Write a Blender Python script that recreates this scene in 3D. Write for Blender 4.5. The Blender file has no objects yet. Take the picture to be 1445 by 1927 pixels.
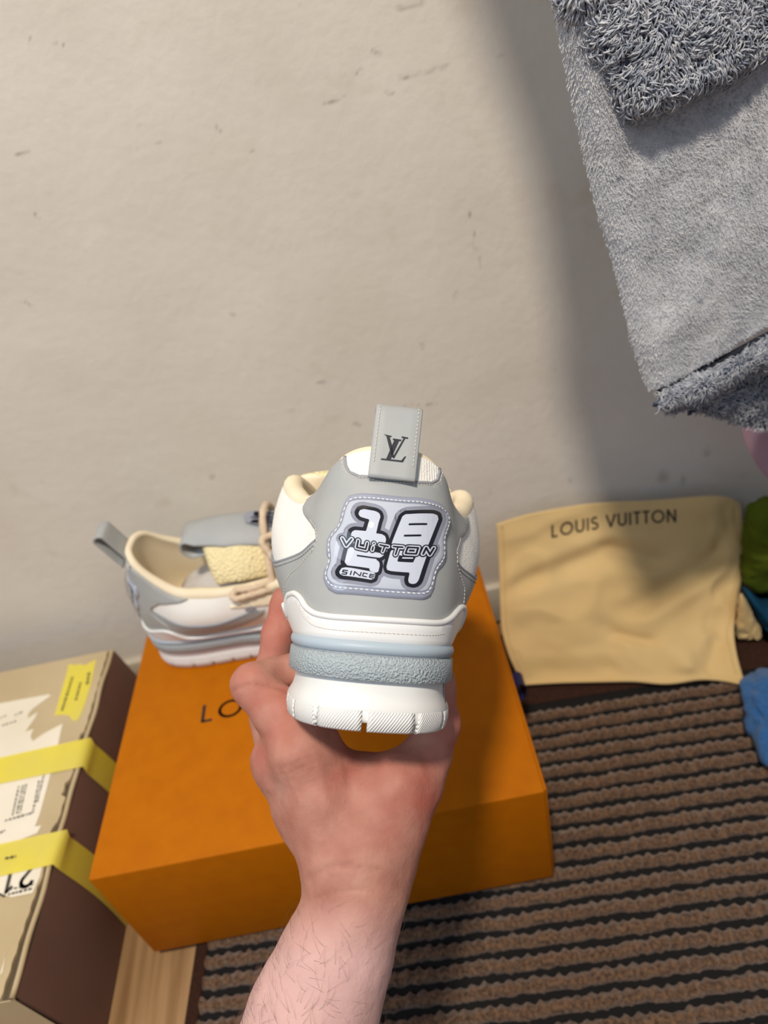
import bpy, bmesh, math, random
import numpy as np
from mathutils import Matrix, Vector
from mathutils.geometry import delaunay_2d_cdt

# ------------------------------------------------------------------ camera
SC = bpy.context.scene
COL = SC.collection
W, H = 1445.0, 1927.0
FPX = 1346.25
CAM = np.array([0.3143012, -0.30637989, 0.66158514])
RC = np.array([[0.9774000, -0.0919419, -0.1903571],
               [-0.2075358, -0.5886689, -0.7812796],
               [-0.0402250, 0.8031286, -0.5944462]])      # rows: right, down, forward
cd = bpy.data.cameras.new('camera')
cam = bpy.data.objects.new('camera', cd)
COL.objects.link(cam)
M = Matrix.Identity(4)
for i in range(3):
    M[i][0] = RC[0][i]; M[i][1] = -RC[1][i]; M[i][2] = -RC[2][i]; M[i][3] = CAM[i]
cam.matrix_world = M
cd.sensor_fit = 'HORIZONTAL'
cd.sensor_width = 27.0
cd.lens = FPX * 27.0 / W
cd.clip_start = 0.01
cd.dof.use_dof = True
cd.dof.focus_distance = 0.36
cd.dof.aperture_fstop = 7.0
SC.camera = cam

# ------------------------------------------------------------------ light
SC.view_settings.view_transform = 'Standard'
SC.view_settings.look = 'None'
SC.view_settings.gamma = 1.0
SC.view_settings.exposure = 0.0
SC.view_settings.use_curve_mapping = False
wd = bpy.data.worlds.new('room_light'); SC.world = wd
wd.use_nodes = True
bg = wd.node_tree.nodes['Background']
bg.inputs[0].default_value = (0.70, 0.81, 1.0, 1)
bg.inputs[1].default_value = 0.34


def area(name, loc, target, size, power, color, shape='DISK'):
    l = bpy.data.lights.new(name, 'AREA'); l.shape = shape; l.size = size
    l.energy = power; l.color = color
    o = bpy.data.objects.new(name, l); COL.objects.link(o)
    o.location = loc
    o.rotation_euler = (Vector(target) - Vector(loc)).to_track_quat('-Z', 'Y').to_euler()
    return o


area('ceiling_lamp', (0.20, -0.70, 2.25), (0.3, 0.15, 0.1), 0.20, 37.0, (1.0, 0.90, 0.77))
area('daylight_window', (-1.2, -0.95, 2.0), (0.3, 0.1, 0.4), 1.1, 14.0, (0.74, 0.86, 1.0), 'SQUARE')

# ------------------------------------------------------------------ helpers


def ray(x, y):
    v = RC.T @ np.array([(x - W / 2) / FPX, (y - H / 2) / FPX, 1.0])
    return v


def at(x, y, D):
    return CAM + D * ray(x, y)


def onz(x, y, z):
    v = ray(x, y); return CAM + (z - CAM[2]) / v[2] * v


def ony(x, y, Y):
    v = ray(x, y); return CAM + (Y - CAM[1]) / v[1] * v


def proj(P):
    c = (np.asarray(P, float) - CAM) @ RC.T
    return np.stack([W / 2 + FPX * c[..., 0] / c[..., 2], H / 2 + FPX * c[..., 1] / c[..., 2]], -1)


def tag(o, label=None, cat=None, group=None, kind=None):
    if label: o['label'] = label
    if cat: o['category'] = cat
    if group: o['group'] = group
    if kind: o['kind'] = kind
    return o


def empty(name, loc=(0, 0, 0), mat=None):
    o = bpy.data.objects.new(name, None); COL.objects.link(o)
    o.empty_display_size = 0.05
    if mat is not None: o.matrix_world = mat
    else: o.location = loc
    return o


def root_matrix(o):
    p = o
    while p.parent: p = p.parent
    return p.matrix_basis.copy()


def mesh_data(name, V, F, mat=None, smooth=True, uv=None, attr=None):
    me = bpy.data.meshes.new(name)
    V = np.asarray(V, np.float32)
    me.from_pydata(V.tolist(), [], [tuple(int(i) for i in f) for f in F])
    if smooth:
        me.polygons.foreach_set('use_smooth', [True] * len(me.polygons))
    if uv is not None:
        l = me.uv_layers.new(name='UVMap')
        idx = np.zeros(len(me.loops), np.int32); me.loops.foreach_get('vertex_index', idx)
        l.data.foreach_set('uv', np.asarray(uv, np.float32)[idx].ravel())
    if attr:
        for k, a in attr.items():
            at_ = me.attributes.new(k, 'FLOAT', 'POINT')
            at_.data.foreach_set('value', np.asarray(a, np.float32))
    if mat: me.materials.append(mat)
    me.update()
    return me


def obj(name, V, F, mat, parent=None, smooth=True, uv=None, attr=None, world=False):
    V = np.asarray(V, float)
    if world and parent is not None:
        mi = np.array(root_matrix(parent).inverted())
        V = V @ mi[:3, :3].T + mi[:3, 3]
    me = mesh_data(name, V, F, mat, smooth, uv, attr)
    o = bpy.data.objects.new(name, me); COL.objects.link(o)
    if parent is not None: o.parent = parent
    return o


def link_mesh(name, me, parent=None, loc=None):
    o = bpy.data.objects.new(name, me); COL.objects.link(o)
    if parent is not None: o.parent = parent
    if loc is not None: o.location = loc
    return o


def fix_normals(o):
    bm = bmesh.new(); bm.from_mesh(o.data)
    bmesh.ops.recalc_face_normals(bm, faces=bm.faces)
    bm.to_mesh(o.data); bm.free()
    return o


def grid_faces(n, m, closed_n=False, closed_m=False, flip=False):
    F = []
    for i in range(n if closed_n else n - 1):
        i2 = (i + 1) % n
        for j in range(m if closed_m else m - 1):
            j2 = (j + 1) % m
            f = (i * m + j, i2 * m + j, i2 * m + j2, i * m + j2)
            F.append(f[::-1] if flip else f)
    return F


class MB:
    def __init__(s): s.V = []; s.F = []; s.n = 0

    def add(s, V, F):
        V = np.asarray(V, float)
        s.V.append(V); s.F += [tuple(int(i) + s.n for i in f) for f in F]; s.n += len(V)
        return s

    def box(s, lo, hi):
        x0, y0, z0 = lo; x1, y1, z1 = hi
        return s.add([(x0, y0, z0), (x1, y0, z0), (x1, y1, z0), (x0, y1, z0), (x0, y0, z1), (x1, y0, z1), (x1, y1, z1), (x0, y1, z1)],
                     [(0, 3, 2, 1), (4, 5, 6, 7), (0, 1, 5, 4), (1, 2, 6, 5), (2, 3, 7, 6), (3, 0, 4, 7)])

    def build(s, name, mat, parent=None, smooth=True, world=False):
        return obj(name, np.concatenate(s.V), s.F, mat, parent, smooth, world=world)


def rounded_box(lo, hi, r, seg=3):
    bm = bmesh.new(); bmesh.ops.create_cube(bm, size=1)
    lo = np.array(lo); hi = np.array(hi)
    for v in bm.verts:
        v.co = Vector(lo + (np.array(v.co) + .5) * (hi - lo))
    bmesh.ops.bevel(bm, geom=bm.edges[:] + bm.verts[:], offset=r, segments=seg, profile=.5, affect='EDGES')
    V = np.array([v.co for v in bm.verts]); bm.verts.ensure_lookup_table()
    for i, v in enumerate(bm.verts): v.index = i
    F = [tuple(v.index for v in f.verts) for f in bm.faces]; bm.free()
    return V, F


def catmull(P, n, closed=False):
    P = np.asarray(P, float); N = len(P)
    K = N if closed else N - 1
    u = np.linspace(0, K, n, endpoint=not closed)
    i = np.minimum(u.astype(int), K - 1); t = (u - i)[:, None]
    g = (lambda k: P[k % N]) if closed else (lambda k: P[np.clip(k, 0, N - 1)])
    p0, p1, p2, p3 = g(i - 1), g(i), g(i + 1), g(i + 2)
    return .5 * (2 * p1 + (p2 - p0) * t + (2 * p0 - 5 * p1 + 4 * p2 - p3) * t ** 2 + (3 * p1 - p0 - 3 * p2 + p3) * t ** 3)


def resample(P, step, closed=False):
    P = np.asarray(P, float)
    if closed: P = np.vstack([P, P[:1]])
    d = np.r_[0, np.cumsum(np.linalg.norm(np.diff(P, axis=0), axis=1))]
    n = max(3, int(round(d[-1] / step)) + 1)
    u = np.linspace(0, d[-1], n)
    Q = np.stack([np.interp(u, d, P[:, k]) for k in range(P.shape[1])], 1)
    return Q[:-1] if closed else Q


def tube(P, r, k=8, cap=True, squash=None):
    P = np.asarray(P, float); n = len(P); r = np.broadcast_to(np.asarray(r, float), (n,))
    T = np.gradient(P, axis=0); T /= np.linalg.norm(T, axis=1)[:, None] + 1e-12
    up = np.array([0.3, 0.2, .93]); U = np.zeros((n, 3)); 
    u = np.cross(T[0], up); u /= np.linalg.norm(u)
    for i in range(n):
        u = u - T[i] * (u @ T[i]); u /= np.linalg.norm(u) + 1e-12; U[i] = u
    B = np.cross(T, U)
    a = np.linspace(0, 2 * np.pi, k, endpoint=False)
    V = P[:, None] + r[:, None, None] * (np.cos(a)[None, :, None] * U[:, None] + np.sin(a)[None, :, None] * B[:, None])
    F = grid_faces(n, k, closed_m=True, flip=True)
    V = V.reshape(-1, 3)
    if cap:
        V = np.vstack([V, P[:1] - T[:1] * r[0] * .5, P[-1:] + T[-1:] * r[-1] * .5])
        a0, a1 = n * k, n * k + 1
        for j in range(k):
            F.append((a0, j, (j + 1) % k)); F.append((a1, (n - 1) * k + (j + 1) % k, (n - 1) * k + j))
    return V, F


RNG = np.random.default_rng(7)


class Noise:
    """smooth value noise on a lattice, any dimension up to 3"""
    def __init__(s, seed): s.t = np.random.default_rng(seed).uniform(-1, 1, (32, 32, 32))

    def __call__(s, P):
        P = np.asarray(P, float); i = np.floor(P).astype(int); f = P - i; f = f * f * (3 - 2 * f)
        o = 0
        for a in (0, 1):
            for b in (0, 1):
                for c in (0, 1):
                    w = (f[..., 0] if a else 1 - f[..., 0]) * (f[..., 1] if b else 1 - f[..., 1]) * (f[..., 2] if c else 1 - f[..., 2])
                    o = o + w * s.t[(i[..., 0] + a) % 32, (i[..., 1] + b) % 32, (i[..., 2] + c) % 32]
        return o

    def fbm(s, P, n=4):
        P = np.asarray(P, float); o = 0; a = 1.
        for k in range(n): o = o + a * s(P * 2 ** k + 3.7 * k); a *= .5
        return o


NZ = Noise(3)

# ------------------------------------------------------------------ materials


def lin(r, g, b):
    f = lambda c: ((c / 255 + .055) / 1.055) ** 2.4 if c > 10 else c / 255 / 12.92
    return (f(r), f(g), f(b), 1)


def material(name, col, rough=.6, col2=None, nscale=30, bump=0, bscale=200, spec=.4, sheen=0, sss=0, coat=0, metal=0,
             stretch=None, wave=None, voronoi=None, attr=None, attr_col=None, detail=4, bumpdist=.001, uvwave=None, alpha=1, coords='Object'):
    m = bpy.data.materials.new(name); m.use_nodes = True
    nt = m.node_tree; N = nt.nodes; L = nt.links
    b = N['Principled BSDF']
    b.inputs['Roughness'].default_value = rough
    b.inputs['Specular IOR Level'].default_value = spec
    b.inputs['Metallic'].default_value = metal
    if sheen:
        b.inputs['Sheen Weight'].default_value = sheen; b.inputs['Sheen Roughness'].default_value = .4
    if sss:
        b.inputs['Subsurface Weight'].default_value = sss
        b.inputs['Subsurface Radius'].default_value = (.012, .004, .002); b.inputs['Subsurface Scale'].default_value = .35
    if coat:
        b.inputs['Coat Weight'].default_value = coat; b.inputs['Coat Roughness'].default_value = .05
    b.inputs['Alpha'].default_value = alpha
    tc = N.new('ShaderNodeTexCoord'); src = tc.outputs[coords]
    if stretch:
        mp = N.new('ShaderNodeMapping'); mp.inputs['Scale'].default_value = stretch
        L.new(src, mp.inputs[0]); src = mp.outputs[0]
    out = None
    if col2 is not None:
        nz = N.new('ShaderNodeTexNoise'); nz.inputs['Scale'].default_value = nscale; nz.inputs['Detail'].default_value = detail
        L.new(src, nz.inputs['Vector'])
        rp = N.new('ShaderNodeMapRange'); rp.inputs[1].default_value = .32; rp.inputs[2].default_value = .68
        L.new(nz.outputs[0], rp.inputs[0])
        mx = N.new('ShaderNodeMix'); mx.data_type = 'RGBA'
        mx.inputs[6].default_value = col; mx.inputs[7].default_value = col2
        L.new(rp.outputs[0], mx.inputs[0]); out = mx.outputs[2]
    if attr:
        for a, c in zip(attr, attr_col):
            an = N.new('ShaderNodeAttribute'); an.attribute_name = a
            mx = N.new('ShaderNodeMix'); mx.data_type = 'RGBA'
            if out is not None: L.new(out, mx.inputs[6])
            else: mx.inputs[6].default_value = col
            mx.inputs[7].default_value = c
            L.new(an.outputs['Fac'], mx.inputs[0]); out = mx.outputs[2]
    if out is not None: L.new(out, b.inputs['Base Color'])
    else: b.inputs['Base Color'].default_value = col
    h = None
    if bump:
        nz = N.new('ShaderNodeTexNoise'); nz.inputs['Scale'].default_value = bscale; nz.inputs['Detail'].default_value = 3
        L.new(src, nz.inputs['Vector']); h = nz.outputs[0]
    if voronoi:
        vz = N.new('ShaderNodeTexVoronoi'); vz.inputs['Scale'].default_value = voronoi; vz.feature = 'SMOOTH_F1'
        L.new(src, vz.inputs['Vector']); h = vz.outputs['Distance']
    if wave:   # (dir vector scale, bands) on object coords
        wv = N.new('ShaderNodeTexWave'); wv.inputs['Scale'].default_value = wave[0]; wv.bands_direction = wave[1]
        wv.inputs['Distortion'].default_value = 0
        L.new(src, wv.inputs['Vector']); h = wv.outputs['Fac']
    if uvwave:
        uvn = N.new('ShaderNodeUVMap'); mp = N.new('ShaderNodeMapping'); mp.inputs['Rotation'].default_value = (0, 0, uvwave[1])
        L.new(uvn.outputs[0], mp.inputs[0])
        wv = N.new('ShaderNodeTexWave'); wv.inputs['Scale'].default_value = uvwave[0]; wv.inputs['Distortion'].default_value = uvwave[2]
        wv.inputs['Detail'].default_value = 1; wv.inputs['Detail Scale'].default_value = .3
        L.new(mp.outputs[0], wv.inputs['Vector']); h = wv.outputs['Fac']
    if h is not None:
        bn = N.new('ShaderNodeBump'); bn.inputs['Strength'].default_value = bump or .5
        bn.inputs['Distance'].default_value = bumpdist
        L.new(h, bn.inputs['Height']); L.new(bn.outputs[0], b.inputs['Normal'])
    return m


MT = {}
MT['wall'] = material('painted_plaster', lin(214, 205, 192), .75, lin(223, 216, 204), 6, bump=.25, bscale=90, spec=.2, attr=['scuff', 'stain'],
                      attr_col=[lin(120, 112, 105), lin(196, 176, 150)], bumpdist=.002)
MT['base'] = material('baseboard_paint', lin(200, 192, 175), .5, lin(190, 180, 160), 20)
MT['wood'] = material('laminate_wood', lin(138, 104, 68), .5, lin(178, 142, 100), 5, stretch=(22, 1.1, 1), detail=8, bump=.1, bscale=40)
MT['orange'] = material('orange_card', lin(182, 103, 0), .62, lin(176, 97, 0), 60, bump=.08, bscale=1500, spec=.12, bumpdist=.0002)
MT['ink'] = material('black_ink', lin(38, 32, 26), .6)
MT['navy'] = material('navy_ribbon', lin(24, 22, 70), .6, bump=.2, bscale=2000)
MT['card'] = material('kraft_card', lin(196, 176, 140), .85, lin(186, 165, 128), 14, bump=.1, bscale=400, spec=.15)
MT['cardside'] = material('shaded_card_side', lin(128, 98, 84), .8, lin(116, 88, 76), 10, spec=.2)  # darker than the lid: shade on this side put into the colour
MT['cardcore'] = material('torn_card_core', lin(92, 80, 62), .9)
MT['tape'] = material('yellow_tape', lin(240, 222, 70), .4, lin(232, 214, 96), 25, spec=.5, alpha=.86)
MT['label'] = material('white_label', lin(238, 228, 208), .6, lin(228, 216, 192), 12)
MT['print'] = material('label_print', lin(70, 66, 60), .7)
MT['matrib'] = material('brown_mat_pile', lin(128, 98, 74), .95, lin(72, 54, 43), 320, bump=.8, bscale=1400, spec=.1, sheen=.3, bumpdist=.0015)
MT['matbase'] = material('brown_mat_base', lin(62, 40, 30), .9, lin(48, 30, 23), 300, bump=.4, bscale=1200, spec=.1)
MT['matgap'] = material('gap_shade', lin(12, 9, 8), .9)  # near black: shade deep between the ribs put into the colour
MT['bag'] = material('cream_cotton', lin(216, 186, 132), .9, lin(208, 176, 120), 9, bump=.15, bscale=1800, spec=.1, sheen=.2, bumpdist=.0003)
MT['green'] = material('olive_fabric', lin(86, 98, 24), .9, lin(74, 86, 18), 40, bump=.3, bscale=900, spec=.1)
MT['teal'] = material('teal_fabric', lin(22, 70, 96), .9, lin(16, 58, 84), 40, bump=.3, bscale=900, spec=.1)
MT['blue'] = material('blue_terry', lin(58, 108, 164), .95, lin(44, 90, 146), 300, bump=.9, bscale=1500, spec=.1, sheen=.2)
MT['pink'] = material('pink_fabric', lin(212, 178, 196), .85, lin(200, 164, 184), 20, spec=.15)
MT['fleece'] = material('grey_fleece', lin(198, 197, 197), .95, lin(182, 182, 186), 35, bump=.7, bscale=900, spec=.05, sheen=.3, bumpdist=.002)
MT['fleecehair'] = material('grey_fleece_pile', lin(222, 221, 219), .9, lin(190, 191, 195), 120, spec=.1)
MT['sherpabase'] = material('sherpa_backing', lin(84, 90, 106), .95, spec=.05)
MT['sherpa'] = material('sherpa_strands', lin(206, 206, 208), .85, lin(138, 144, 157), 240, spec=.15)
MT['hemshade'] = material('hem_shadow_line', lin(28, 32, 42), .9)  # colour of the shadow line under the hem
MT['skin'] = material('skin', lin(188, 138, 120), .6, lin(168, 114, 98), 60, bump=.3, bscale=520, spec=.25, sss=.22,
                      attr=['flush', 'pale', 'crease'], attr_col=[lin(172, 82, 68), lin(216, 176, 170), lin(140, 80, 64)], bumpdist=.0008)
MT['hair'] = material('arm_hair', lin(120, 86, 70), .5)
# shoe
MT['grey'] = material('grey_leather', lin(168, 170, 168), .52, lin(163, 165, 164), 50, bump=.12, bscale=1400, spec=.4, bumpdist=.0002)
MT['greyedge'] = material('grey_leather_edge', lin(150, 152, 158), .5)
MT['mesh'] = material('white_mesh', lin(240, 237, 230), .8, voronoi=1100, bump=.5, spec=.2, bumpdist=.0006)
MT['cream'] = material('cream_lining', lin(240, 226, 198), .8, lin(236, 220, 188), 30, bump=.2, bscale=1500, spec=.2, bumpdist=.0003)
MT['creammesh'] = material('cream_spacer_mesh', lin(242, 226, 176), .8, voronoi=420, bump=1.0, spec=.2, bumpdist=.002)
MT['ribmesh'] = material('white_rib_knit', lin(245, 244, 240), .8, wave=(130, 'X'), bump=.6, spec=.2, bumpdist=.001)
MT['white'] = material('white_rubber', lin(230, 229, 225), .42, spec=.45)
MT['whitep'] = material('white_tpu', lin(232, 231, 229), .35, spec=.5)
MT['tread'] = material('white_tread', lin(230, 229, 225), .5, uvwave=(230, .7, 4.0), bump=.5, bumpdist=.0008)
MT['strip'] = material('grey_textured_rubber', lin(166, 176, 180), .5, voronoi=1050, bump=1.0, spec=.4, bumpdist=.0009)
MT['rim'] = material('grey_rubber_rim', lin(172, 186, 196), .45, spec=.4)
MT['thread'] = material('thread', lin(214, 208, 196), .6)
MT['threadw'] = material('white_thread', lin(232, 236, 240), .35, coat=.4)
MT['lace'] = material('beige_lace', lin(226, 204, 176), .85, lin(214, 190, 160), 300, bump=.8, bscale=900, bumpdist=.001)
MT['pvc'] = material('patch_base', lin(202, 206, 214), .6, spec=.15)
MT['pvcrim'] = material('patch_rim', lin(150, 155, 172), .15, spec=.6, coat=.6)
MT['p_halo'] = material('patch_halo', lin(150, 152, 164), .6, spec=.15)
MT['p_black'] = material('patch_black', lin(22, 22, 32), .6, spec=.15)
MT['p_light'] = material('patch_light', lin(212, 216, 226), .6, spec=.15)
MT['logo'] = material('logo_print', lin(28, 30, 40), .4)
MT['paper'] = material('tissue_paper', lin(206, 200, 194), .85, lin(196, 190, 184), 20)

m = bpy.data.materials.new('clear_pvc'); m.use_nodes = True
nt = m.node_tree; nt.nodes.remove(nt.nodes['Principled BSDF'])
tr = nt.nodes.new('ShaderNodeBsdfTransparent'); gl = nt.nodes.new('ShaderNodeBsdfGlossy'); gl.inputs['Roughness'].default_value = .03
lw = nt.nodes.new('ShaderNodeLayerWeight'); lw.inputs[0].default_value = .5
pw = nt.nodes.new('ShaderNodeMath'); pw.operation = 'POWER'; pw.inputs[1].default_value = 3.0; nt.links.new(lw.outputs['Facing'], pw.inputs[0])
fr = nt.nodes.new('ShaderNodeMath'); fr.operation = 'MULTIPLY_ADD'; fr.inputs[1].default_value = .6; fr.inputs[2].default_value = .04; nt.links.new(pw.outputs[0], fr.inputs[0])
mxs = nt.nodes.new('ShaderNodeMixShader')
tr.inputs[0].default_value = (.95, .96, .98, 1)
nt.links.new(fr.outputs[0], mxs.inputs[0]); nt.links.new(tr.outputs[0], mxs.inputs[1]); nt.links.new(gl.outputs[0], mxs.inputs[2])
nt.links.new(mxs.outputs[0], nt.nodes['Material Output'].inputs[0])
MT['clear'] = m

FLOORZ = -0.0132
WALLY = 0.333

# ------------------------------------------------------------------ 2D panel tools


def cdt_fill(poly, step, insets=(), holes=()):
    """triangulate a 2-D polygon with interior points; returns pts, tris, distance to the border"""
    poly = np.asarray(poly, float)
    loops = [poly] + [np.asarray(h, float) for h in holes]
    pts = []; edges = []; 
    for lp in loops:
        b = len(pts); n = len(lp)
        pts += lp.tolist(); edges += [(b + i, b + (i + 1) % n) for i in range(n)]
    segs = np.concatenate([np.stack([lp, np.roll(lp, -1, 0)], 1) for lp in loops])

    def dist(Q):
        Q = np.asarray(Q, float)
        a = segs[:, 0][None]; ab = (segs[:, 1] - segs[:, 0])[None]
        t = np.clip(((Q[:, None] - a) * ab).sum(-1) / ((ab ** 2).sum(-1) + 1e-18), 0, 1)
        return np.sqrt((((Q[:, None] - a) - t[..., None] * ab) ** 2).sum(-1).min(1))

    def inside(Q):
        c = np.zeros(len(Q), bool)
        for s in segs:
            (x0, y0), (x1, y1) = s
            m = (Q[:, 1] < y0) != (Q[:, 1] < y1)
            if abs(y1 - y0) > 1e-15:
                c ^= m & (Q[:, 0] < x0 + (Q[:, 1] - y0) / (y1 - y0) * (x1 - x0))
        return c
    lo = poly.min(0); hi = poly.max(0)
    gx, gy = np.meshgrid(np.arange(lo[0], hi[0], step), np.arange(lo[1], hi[1], step))
    Q = np.stack([gx.ravel(), gy.ravel()], 1)
    extra = []
    if len(Q):
        Q = Q[inside(Q)]
        if len(Q): 
            Q = Q[dist(Q) > max([step * .45] + [i * 1.3 for i in insets])]; extra.append(Q)
    for ins in insets:
        for lp in loops:
            T = np.roll(lp, -1, 0) - np.roll(lp, 1, 0); T /= np.linalg.norm(T, axis=1)[:, None] + 1e-12
            Nn = np.stack([-T[:, 1], T[:, 0]], 1)
            for sg in (1, -1):
                q = lp + sg * Nn * ins; q = q[inside(q)]
                if len(q): extra.append(q[dist(q) > ins * .9])
    for e in extra: pts += e.tolist()
    r = delaunay_2d_cdt([Vector(p) for p in pts], edges, [], 0, 1e-7)
    vo = np.array([list(v) for v in r[0]]); tris = [list(f) for f in r[2]]
    cen = np.array([vo[f].mean(0) for f in tris]); ok = inside(cen)
    tris = [f for f, k in zip(tris, ok) if k]
    # consistent ccw
    out = []
    for f in tris:
        a, b, c = vo[f[0]], vo[f[1]], vo[f[2]]
        out.append(f if (b[0] - a[0]) * (c[1] - a[1]) - (b[1] - a[1]) * (c[0] - a[0]) > 0 else f[::-1])
    return vo, out, dist(vo)


def stroke_shapes(P, w, closed=False, butt=False):
    """2-D thick polyline as list of (pts, faces)"""
    P = np.asarray(P, float); out = []
    if closed: P = np.vstack([P, P[:1]])
    for i in range(len(P) - 1):
        a, b = P[i], P[i + 1]; d = b - a; l = np.linalg.norm(d)
        if l < 1e-9: continue
        n = np.array([-d[1], d[0]]) / l * w / 2
        k = max(1, int(l / (w * 1.2)))
        q = np.concatenate([np.stack([a + d * j / k - n, a + d * j / k + n]) for j in range(k + 1)])
        out.append((q, [(2 * j, 2 * j + 2, 2 * j + 3, 2 * j + 1) for j in range(k)]))
    rng = range(len(P)) if not butt else range(1, len(P) - 1)
    if closed and butt: rng = range(len(P))
    an = np.linspace(0, 2 * np.pi, 12, endpoint=False)
    for i in rng:
        out.append((P[i] + w / 2 * np.stack([np.cos(an), np.sin(an)], 1), [tuple(range(12))]))
    return out


def map2d(shapes, fn, name, mat, parent, world=False):
    mb = MB()
    for q, F in shapes:
        mb.add(fn(np.asarray(q, float)), F)
    return mb.build(name, mat, parent, smooth=False, world=world)


def arc(cx, cy, rx, ry, a0, a1, n=14):
    a = np.radians(np.linspace(a0, a1, n)); return np.stack([cx + rx * np.cos(a), cy + ry * np.sin(a)], 1)


GLY = {  # geometric capitals, unit height; list of (polyline, closed) and advance width
    'L': ([([(.1, 1), (.1, .06), (.5, .06)], 0)], .58),
    'O': ([(arc(.52, .5, .44, .44, 0, 345, 24), 1)], 1.06),
    'U': ([(np.vstack([[(.1, 1), (.1, .4)], arc(.38, .36, .28, .30, 180, 360, 12), [(.66, .4), (.66, 1)]]), 0)], .78),
    'I': ([([(.1, 1), (.1, 0)], 0)], .22),
    'S': ([(np.vstack([arc(.29, .73, .21, .21, 30, 270, 12), arc(.29, .28, .23, .23, 90, -150, 12)]), 0)], .58),
    'V': ([([(.05, 1), (.4, .04), (.75, 1)], 0)], .80),
    'T': ([([(.02, .94), (.58, .94)], 0), ([(.3, .94), (.3, 0)], 0)], .60),
    'N': ([([(.1, 0), (.1, .97), (.68, .03), (.68, 1)], 0)], .80),
    ' ': ([], .34),
    '2': ([(np.vstack([arc(.3, .72, .24, .24, 170, -35, 12), [(.08, .06), (.58, .06)]]), 0)], .68),
    '1': ([([(.08, .78), (.3, .96), (.3, 0)], 0)], .5),
}


def lettering(text, thick=.13):
    """list of 2-D shapes, unit cap height, plus total width"""
    x = 0; out = []
    for ch in text:
        g, adv = GLY[ch]
        for p, c in g:
            out += stroke_shapes(np.asarray(p, float) + (x, 0), thick, bool(c), butt=True)
        x += adv + .12
    return out, x - .12


# ------------------------------------------------------------------ wall, baseboard, floor
SCUFFS = [(1090, 25, 1155, 12, 9), (1015, 130, 1040, 148, 6), (1340, 157, 1362, 155, 5), (1045, 256, 1075, 256, 6), (970, 205, 985, 185, 5),
          (885, 285, 945, 262, 5), (1090, 215, 1215, 175, 6), (135, 115, 175, 122, 3), (85, 95, 85, 135, 3), (70, 820, 88, 840, 4), (865, 1043, 880, 1043, 6),
          (1245, 790, 1235, 815, 3), (1270, 560, 1310, 740, 2), (525, 255, 535, 258, 5), (585, 340, 600, 355, 4), (680, 408, 690, 410, 6), (625, 855, 635, 858, 6),
          (45, 425, 70, 415, 4), (90, 580, 105, 595, 4), (960, 1155, 975, 1160, 7), (330, 410, 440, 388, 3), (1150, 925, 1150, 945, 5), (1095, 1105, 1190, 1100, 2)]
x0, x1, z0, z1 = -2.2, 2.8, FLOORZ, 2.5
fx0, fx1, fz0, fz1 = -.12, .78, 0.04, .72
xs = np.unique(np.r_[np.linspace(x0, fx0, 10), np.linspace(fx0, fx1, 430), np.linspace(fx1, x1, 10)])
zs = np.unique(np.r_[[z0], np.linspace(fz0, fz1, 330), np.linspace(fz1, z1, 6)])
gx, gz = np.meshgrid(xs, zs, indexing='ij')
P = np.stack([gx, np.full_like(gx, WALLY), gz], -1).reshape(-1, 3)
sc = np.zeros(len(P)); px_ = proj(P)
jit = px_ + 5 * np.stack([NZ.fbm(P * 90, 3), NZ.fbm(P * 90 + 17, 3)], 1)
for (xa, ya, xb, yb, w) in SCUFFS:      # coordinates of the 1445-wide crop of the upper wall
    k = 1000 / 1445.0
    a = np.array([xa, ya]) * k; b = np.array([xb, yb]) * k; ab = b - a
    t = np.clip(((jit - a) @ ab) / (ab @ ab + 1e-9), 0, 1)
    d = np.linalg.norm(jit - a - t[:, None] * ab, axis=1)
    sc = np.maximum(sc, np.clip(1.25 - d / (w * k * .8), 0, 1) * .62 * np.clip(.75 + .6 * NZ.fbm(P * 220, 2), 0, 1))
for q in [(1247, 900, 10, 16), (1285, 905, 6, 12), (1205, 655, 4, 16), (1330, 850, 10, 8), (1070, 905, 3, 8)]:
    d = np.hypot((jit[:, 0] - q[0]) / q[2], (jit[:, 1] - q[1]) / q[3]); sc = np.maximum(sc, np.clip(1.2 - d, 0, 1) * .4)
sc = np.maximum(sc, np.clip(NZ.fbm(P * np.array([60, 1, 60]) + 5, 3) - 1.02, 0, 1) * 1.1)
stn = np.clip(NZ.fbm(P * 9, 3) * .5 - .05, 0, 1) * .35 + np.clip(NZ.fbm(P * 35 + 9, 3) - .75, 0, 1) * .5
V2 = P.copy(); V2[:, 1] += .0002 * NZ.fbm(P * 25, 3)
w = obj('wall_back', V2, grid_faces(len(xs), len(zs), flip=False), MT['wall'], attr={'scuff': sc, 'stain': np.clip(stn, 0, 1)})
tag(w, kind='structure')
V, F = rounded_box((-2.2, WALLY - .008, FLOORZ), (2.8, WALLY + .004, .047), .003, 2)
tag(obj('baseboard_back', V, F, MT['base']), kind='structure')

fl = tag(MB().box((-2.2, -2.4, FLOORZ - .03), (2.8, WALLY + .02, FLOORZ - .003)).build('floor', MT['matgap'], smooth=False), kind='structure')
V, F = rounded_box((-.0945, -.60, -.0040), (.0945, .60, .0), .0007, 1)
plank = mesh_data('plank', V, F, MT['wood'])
for i in range(-11, 14):
    cut = -.62 + .37 * ((i * 7) % 4) - .5
    for ya, yb in ((-2.4, cut - 1.2), (cut - 1.199, cut), (cut + .001, WALLY - .009)):
        if yb - ya < .1: continue
        o = link_mesh('plank', plank, fl, (.055 + i * .1905, (ya + yb) / 2, FLOORZ)); o.scale = (1, (yb - ya) / 1.2, 1)

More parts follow.
